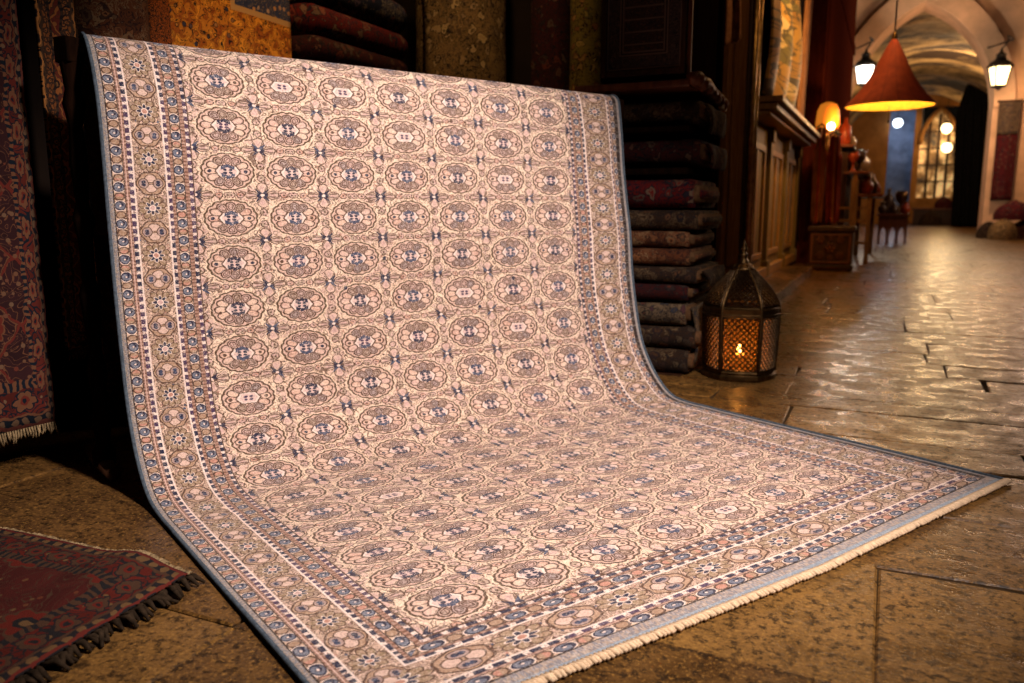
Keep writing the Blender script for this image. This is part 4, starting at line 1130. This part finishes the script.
# carved chest
t = thing('carved_chest', 'dark carved wooden chest on the floor beneath the red garments', 'chest', (-0.66, 11.4, 0))
MB().box(-0.26, 0.26, -0.3, 0.3, 0.06, 0.5).build('chest_body', M['dark_wood'], t, bevel=0.012)
MB().box(-0.285, 0.285, -0.325, 0.325, 0.5, 0.57).build('lid', M['dark_wood'], t, bevel=0.015)
MB().box(-0.28, 0.28, -0.32, 0.32, 0.02, 0.08).build('plinth', M['dark_wood'], t, bevel=0.01)
mb = MB()
for (x, z, s_) in ((-0.12, 0.4, 1), (0.12, 0.4, 1), (0, 0.3, 1.3), (-0.12, 0.2, 1), (0.12, 0.2, 1), (0, 0.42, .7), (0, 0.17, .7)):
    for k in range(6):
        a = PI*k/3; mb.ball((x+0.035*s_*math.cos(a), -0.305, z+0.035*s_*math.sin(a)), 0.017*s_, 8, 6)
    mb.ball((x, -0.305, z), 0.018*s_, 8, 6)
mb.build('carved_rosettes', M['red_wood'], t, True)
mb = MB()
for x0, x1, z0, z1 in ((-0.24, 0.24, 0.45, 0.475), (-0.24, 0.24, 0.1, 0.125), (-0.24, -0.215, 0.125, 0.45), (0.215, 0.24, 0.125, 0.45)): mb.box(x0, x1, -0.315, -0.295, z0, z1)
mb.build('front_frame', M['red_wood'], t, bevel=0.004)
for x in (-0.24, 0.24):
    for y in (-0.28, 0.28): MB().lathe([(0.03, 0), (0.035, 0.015), (0.025, 0.03)], (x, y, 0), 10).build('foot', M['dark_wood'], t, True)
# draped garments over a stand
M['red_silk'] = m_plain('red_silk', (0.34, 0.035, 0.012), 0.55, 0, 0.35, 6, 0.2)
M['orange_silk'] = m_plain('burnt_orange_silk', (0.42, 0.12, 0.025), 0.55, 0, 0.35, 6, 0.2)
def garment(label, x, y, w, z0, z1, mat, trim, seed, dx=0.0):
    t = thing('draped_garment', label, 'garment', (x, y, z0), 0, 'garments draped on the stall')
    rr = random.Random(seed); ph = rr.uniform(0, 6)
    def f(a, b):
        nar = 0.55+0.45*(1-b)**0.6 if b > 0.75 else 1.0
        return ((a-0.5)*w*(0.75+0.25*b)*nar+dx*(1-b), 0.05*math.sin(a*15+ph)*(1-b*0.6)-0.02, (z1-z0)*b+0.015*math.sin(a*9+ph)*(1-b))
    mb = MB(); mb.grid(f, 40, 24); o = mb.build('cloth', mat, t, True); so = o.modifiers.new('Solidify', 'SOLIDIFY'); so.thickness = 0.012
    mb = MB(); mb.tube([Vector(f(0.5, k/16))+Vector((0, -0.06, 0)) for k in range(17)], 0.016, 8); mb.build('trim_braid', trim, t, True)
    MB().tube([(-w*0.4, 0, z1-z0), (0, 0, z1-z0+0.05), (w*0.4, 0, z1-z0)], 0.014, 8).build('hanger', M['dark_wood'], t, True)
    return t
garment('long burnt orange garment draped nearest the counter, above the chest', -0.92, 12.0, 0.16, 0.6, 1.88, M['orange_silk'], M['red_silk'], 1)
garment('red garment draped on the stall front above the chest, right of the orange one', -0.74, 12.05, 0.2, 0.6, 1.78, M['red_silk'], M['orange_silk'], 2, 0.03)
# tiered stall of small wares
t = thing('tiered_stall', 'stepped wooden stall crowded with small metal and glass wares', 'stall', (-0.6, 13.6, 0))
for k, (x1, z) in enumerate(((0.07, 1.70), (0.30, 1.32), (0.50, 1.0))):
    MB().box(-0.33 if k == 0 else x1-0.34, x1, -0.9, 0.9+0.7*k, z-0.04, z).build('tier', M['red_wood'], t, bevel=0.006)
for (x, y, z) in ((-0.12, -0.85, 1.66), (0.12, -0.85, 1.28), (0.33, -0.85, 0.96), (-0.12, 0.85, 1.66), (0.12, 1.4, 1.28), (0.33, 2.0, 0.96)):
    MB().box(x-0.03, x+0.03, y-0.03, y+0.03, 0, z).build('post', M['oak'], t, bevel=0.005)
for z in (0.3, 0.62, 0.8): MB().box(-0.12, 0.33, -0.87, -0.83, z-0.02, z+0.02).build('rung', M['oak'], t)
MB().box(-0.33, 0.0, -0.8, 0.85, 0.02, 1.6).build('back_case', M['dark_wood'], t)
pot_profiles = [[(0.05, 0), (0.075, 0.02), (0.1, 0.08), (0.09, 0.14), (0.05, 0.18), (0.04, 0.21), (0.06, 0.24)], [(0.04, 0), (0.05, 0.01), (0.015, 0.04), (0.015, 0.1), (0.06, 0.15), (0.07, 0.22), (0.05, 0.24)],
 [(0.06, 0), (0.09, 0.04), (0.085, 0.1), (0.06, 0.13), (0.065, 0.15), (0.03, 0.17), (0.01, 0.2)], [(0.055, 0), (0.06, 0.01), (0.06, 0.18), (0.04, 0.21), (0.02, 0.23), (0.02, 0.28)]]
M['glaze'] = m_plain('cream_glazed_clay', (0.62, 0.42, 0.26), 0.25, 0, 0.25, 12, 0.1)
M['dark_glaze'] = m_plain('dark_glazed_clay', (0.05, 0.03, 0.02), 0.25, 0, 0.4, 12, 0.1)
M['red_glaze'] = m_plain('red_glazed_clay', (0.30, 0.05, 0.02), 0.3, 0, 0.4, 12, 0.1)
pm = [('glaze', 'cream glazed'), ('glaze', 'cream glazed'), ('brass', 'brass'), ('dark_glaze', 'dark glazed'), ('red_glaze', 'red glazed')]
pn = ['vase', 'goblet', 'lidded jar', 'flask']
def pot(name, label, loc, k, mat, s, group):
    t = thing(name, label, 'pot', loc, 0, group)
    P = [(r*s, z*s) for r, z in pot_profiles[k]]
    MB().lathe(P, seg=20).build('body', mat, t, True)
    mb = MB(); r, z = P[-1]; mb.lathe([(r*0.8, z-0.004), (r*1.12, z), (r*1.12, z+0.01*s), (r*0.8, z+0.012*s)], seg=16); mb.build('rim', M['brass'], t, True)
    return t
spots = [(-0.88, 12.95, 1.7, 'on the top tier nearest the orange table lamp'), (-0.72, 13.1, 1.7, 'at the front of the top tier'), (-0.80, 13.6, 1.7, 'in the middle of the top tier'), (-0.70, 14.1, 1.7, 'at the far end of the top tier'),
 (-0.53, 12.9, 1.32, 'at the near end of the middle tier'), (-0.50, 13.3, 1.32, 'second along the middle tier'), (-0.53, 13.8, 1.32, 'third along the middle tier'), (-0.50, 14.3, 1.32, 'fourth along the middle tier'), (-0.53, 14.8, 1.32, 'at the far end of the middle tier'),
 (-0.33, 12.95, 1.0, 'at the near end of the lowest tier'), (-0.30, 13.5, 1.0, 'second along the lowest tier'), (-0.33, 14.1, 1.0, 'third along the lowest tier'), (-0.30, 14.7, 1.0, 'fourth along the lowest tier'), (-0.33, 15.3, 1.0, 'at the far end of the lowest tier'),
 (-0.66, 12.85, 1.7, 'at the right front corner of the top tier'), (-0.61, 13.4, 1.7, 'on the outer edge of the top tier'), (-0.45, 13.05, 1.32, 'on the outer edge of the middle tier, near its front'), (-0.45, 13.55, 1.32, 'on the outer edge of the middle tier, halfway along'), (-0.25, 13.2, 1.0, 'on the outer edge of the lowest tier, near its front'), (-0.25, 13.8, 1.0, 'on the outer edge of the lowest tier, halfway along')]
for i, (x, y, z, wh) in enumerate(spots):
    k = (i*3+1) % 4; mt, mn_ = pm[(i*2+1) % 5]
    pot('brass_pot' if mt == 'brass' else 'glazed_pot', mn_+' '+pn[k]+' '+wh, (x, y, z), k, M[mt], 1.0+0.35*((i*7) % 3)/2, 'small wares on the tiered stall')
# orange glowing table lamp on the stall top
M['orange_shade'] = m_emit('glowing_orange_shade', (1.0, 0.26, 0.02), 0.55)
t = thing('table_lamp', 'small glowing orange lamp on top of the tiered stall', 'lamp', (-0.88, 12.45, 1.55))
mb = MB(); mb.box(-0.1, 0.1, -0.1, 0.1, 0.0, 0.02); mb.build('foot_plate', M['brass'], t, bevel=0.005)
MB().lathe([(0.05, 0.02), (0.03, 0.06), (0.02, 0.2), (0.035, 0.26), (0.02, 0.3)], seg=14).build('stem', M['brass'], t, True)
MB().lathe([(0.15, 0.36), (0.16, 0.42), (0.145, 0.6), (0.11, 0.68), (0.05, 0.71)], seg=24, cap=False).build('shade', M['orange_shade'], t, True)
MB().ball((0.06, -0.15, 0.37), 0.05, 14, 8).build('bulb', M['bulb'], t, True)
MB().box(-0.12, 0.14, -0.13, 0.12, -0.03, 0.0).build('bracket_shelf', M['red_wood'], t)
MB().tube([(0, 0.0, -0.03), (0, 0.1, -1.53)], 0.02, 8).build('stand_pole', M['red_wood'], t, True)
# small arched table with dark wares
t = thing('arched_side_table', 'low wooden table with arched openings standing in the alley', 'table', (0.08, 20.3, 0))
MB().box(-0.34, 0.34, -0.32, 0.32, 0.62, 0.68).build('table_top', M['red_wood'], t, bevel=0.01)
for k, (cx, cy, rot) in enumerate(((0, -0.27, 0), (0, 0.27, 0), (-0.28, 0, 1), (0.28, 0, 1))):
    mb = MB(); n = 9
    for j in range(3):
        x0 = -0.28+j*0.187; x1 = x0+0.187; xm = (x0+x1)/2
        outl = [(x0, 0.0), (x0+0.03, 0.0), (x0+0.03, 0.2), (x0+0.045, 0.3), (xm, 0.38), (x1-0.045, 0.3), (x1-0.03, 0.2), (x1-0.03, 0.0), (x1, 0.0), (x1, 0.62), (x0, 0.62)]
        for h in (-0.015, 0.015):
            b0 = len(mb.v)
            for (a, z) in outl: mb.v.append((cx+a, cy+h, z) if not rot else (cx+h, cy+a, z))
            for q in ((0, 1, 2, 10), (2, 3, 10), (3, 4, 9, 10), (4, 5, 9), (5, 6, 9), (6, 7, 8, 9)):
                mb.face([b0+i for i in q])
        b1 = b0-len(outl)
        for i in range(len(outl)):
            j2 = (i+1) % len(outl); mb.face((b1+i, b1+j2, b0+j2, b0+i))
    mb.build('arched_panel', M['red_wood'], t)
for i, (x, y, k, s, mt, mn_, wh) in enumerate(((-0.23, -0.16, 0, 1.05, 'dark_glaze', 'dark glazed vase', 'at the left front of the arched table'), (0.0, -0.17, 2, 1.15, 'dark_glaze', 'dark glazed lidded jar', 'at the middle front of the arched table'), (0.23, -0.15, 0, 1.05, 'red_glaze', 'red glazed vase', 'at the right front of the arched table'), (-0.12, 0.16, 3, 1.9, 'dark_glaze', 'tall dark glazed flask', 'at the back of the arched table'), (0.14, 0.17, 1, 2.0, 'brass', 'tall brass goblet', 'at the back of the arched table'))):
    pot('glazed_pot' if mt != 'brass' else 'brass_pot', mn_+' '+wh, (0.08+x, 20.3+y, 0.68), k, M[mt], s, 'wares on the arched table')
# ------------------------------------------------------------------ right side by the arch: heaped cloth, signboard-like lit panel
GB = 'cloth heaps at the foot of the arch'
sack('cloth_bundle', 'orange red cloth bundle topmost on the right-hand heap', (2.95, 24.7, 0.49), 0.5, 0.4, 0.5, M['crimson'], 5, GB)
sack('cloth_bundle', 'golden brown cloth bundle at the near left foot of the right-hand heap', (2.68, 24.2, 0), 0.36, 0.36, 0.5, M['gold_roll'], 6, GB)
sack('cloth_bundle', 'rust brown cloth bundle at the right of the right-hand heap', (3.2, 24.9, 0), 0.4, 0.36, 0.48, M['rust_roll'], 7, GB)
sack('cloth_bundle', 'small brown cloth bundle at the far left of the right-hand heap', (2.45, 25.3, 0), 0.3, 0.3, 0.42, M['brown_rug'], 8, GB)
t = thing('hanging_banner', 'pale and red banded textile hanging on the right pier of the arch', 'textile', (2.72, 25.7, 1.0))
mb = MB(); mb.grid(lambda a, b: ((a-0.5)*0.5, 0.02*math.sin(a*8), 2.6*b), 16, 20); o = mb.build('cloth', M['crimson'], t, True); so = o.modifiers.new('Solidify', 'SOLIDIFY'); so.thickness = 0.02
mb = MB(); mb.grid(lambda a, b: ((a-0.5)*0.5, -0.03+0.02*math.sin(a*8), 1.75+0.85*b), 16, 8); o = mb.build('pale_band', M['cream_rug'], t, True); so = o.modifiers.new('Solidify', 'SOLIDIFY'); so.thickness = 0.02
MB().tube([(-0.3, 0, 2.62), (0.3, 0, 2.62)], 0.025, 8).build('hanging_rod', M['dark_wood'], t, True)

# ------------------------------------------------------------------ lights
def point(name, loc, power, col, r=0.08):
    l = bpy.data.lights.new(name, 'POINT'); l.energy = power; l.color = col; l.shadow_soft_size = r
    o = bpy.data.objects.new(name, l); COL.objects.link(o); o.location = loc; return o
def spot(name, loc, target, power, col, ang, blend, r=0.15):
    l = bpy.data.lights.new(name, 'SPOT'); l.energy = power; l.color = col; l.spot_size = R(ang); l.spot_blend = blend; l.shadow_soft_size = r
    o = bpy.data.objects.new(name, l); COL.objects.link(o); o.location = loc
    o.rotation_euler = (Vector(target)-Vector(loc)).to_track_quat('-Z', 'Y').to_euler(); return o
WARM = (1.0, 0.50, 0.18); WW = (1.0, 0.89, 0.81); OR_ = (1.0, 0.42, 0.10)
spot('shop_spotlight', (0.95, 1.15, 2.9), (-0.98, 2.12, 0.5), 940, WW, 62, 0.8, 0.12)
point('shade_bulb_light', (-0.075, 9.0, 1.9), 20, (1.0, 0.52, 0.12), 0.05)
point('candle_light', (-0.612, 3.92, 0.15), 1.7, (1.0, 0.5, 0.15), 0.012)
point('left_street_lantern_light', (-0.87, 23.6, 3.95), 230, (1.0, 0.86, 0.70), 0.2)
point('right_street_lantern_light', (2.29, 23.6, 3.75), 230, (1.0, 0.62, 0.34), 0.2)
point('vault_light', (1.8, 33, 4.6), 480, (1.0, 0.68, 0.36), 0.3)
point('window_lamp_light', (2.2, 44.2, 4.1), 90, (1.0, 0.62, 0.25), 0.2)
point('passage_light', (0.1, 47.2, 4.6), 50, (0.6, 0.75, 1.0), 0.2)
spot('brocade_spotlight', (0.3, 8.4, 3.9), (-1.15, 9.2, 2.35), 340, (1.0, 0.58, 0.18), 75, 0.8, 0.08)
point('counter_light', (-0.2, 8.2, 2.9), 12, WARM, 0.08)
point('post_fill_light', (0.1, 4.7, 2.9), 20, (1.0, 0.58, 0.26), 0.06)  # added fill without a fixture, brightens the post, cloth and stack ends
point('table_lamp_light', (-0.62, 12.2, 2.0), 16, OR_, 0.06)
point('stall_light', (0.5, 13.0, 2.6), 20, WARM, 0.1)
spot('roll_spotlight', (-1.3, 2.7, 3.4), (-2.6, 2.9, 1.75), 170, (1.0, 0.6, 0.25), 42, 0.9, 0.08)
spot('back_roll_spotlight', (-1.6, 3.0, 3.3), (-2.3, 4.2, 1.6), 90, (1.0, 0.66, 0.32), 60, 0.9, 0.08)
point('alley_floor_fill', (3.1, 19.0, 3.2), 190, (1.0, 0.62, 0.42), 0.15)  # added unseen fill out of frame at right, lifts the far alley floor
point('left_corner_light', (-1.4, 0.6, 2.6), 0.5, (1.0, 0.66, 0.36), 0.2)
w = bpy.data.worlds.new('night'); sc.world = w; w.use_nodes = True
w.node_tree.nodes['Background'].inputs[0].default_value = (1.0, 0.72, 0.45, 1); w.node_tree.nodes['Background'].inputs[1].default_value = 0.004

# ------------------------------------------------------------------ camera
cam = bpy.data.cameras.new('camera'); co = bpy.data.objects.new('camera', cam); COL.objects.link(co)
cam.sensor_width = 36; cam.lens = 803/1024*36; cam.clip_start = 0.05; cam.clip_end = 200
co.location = (0, 0, 0.8); co.rotation_euler = (R(90-9.439), 0, R(24.908))
cam.dof.use_dof = True; cam.dof.focus_distance = 2.1; cam.dof.aperture_fstop = 3.2
sc.camera = co
sc.view_settings.view_transform = 'Standard'; sc.view_settings.look = 'None'
sc.view_settings.exposure = 0.0; sc.view_settings.gamma = 1.0
sc.cycles.max_bounces = 5; sc.cycles.diffuse_bounces = 3; sc.cycles.glossy_bounces = 3; sc.cycles.transmission_bounces = 3
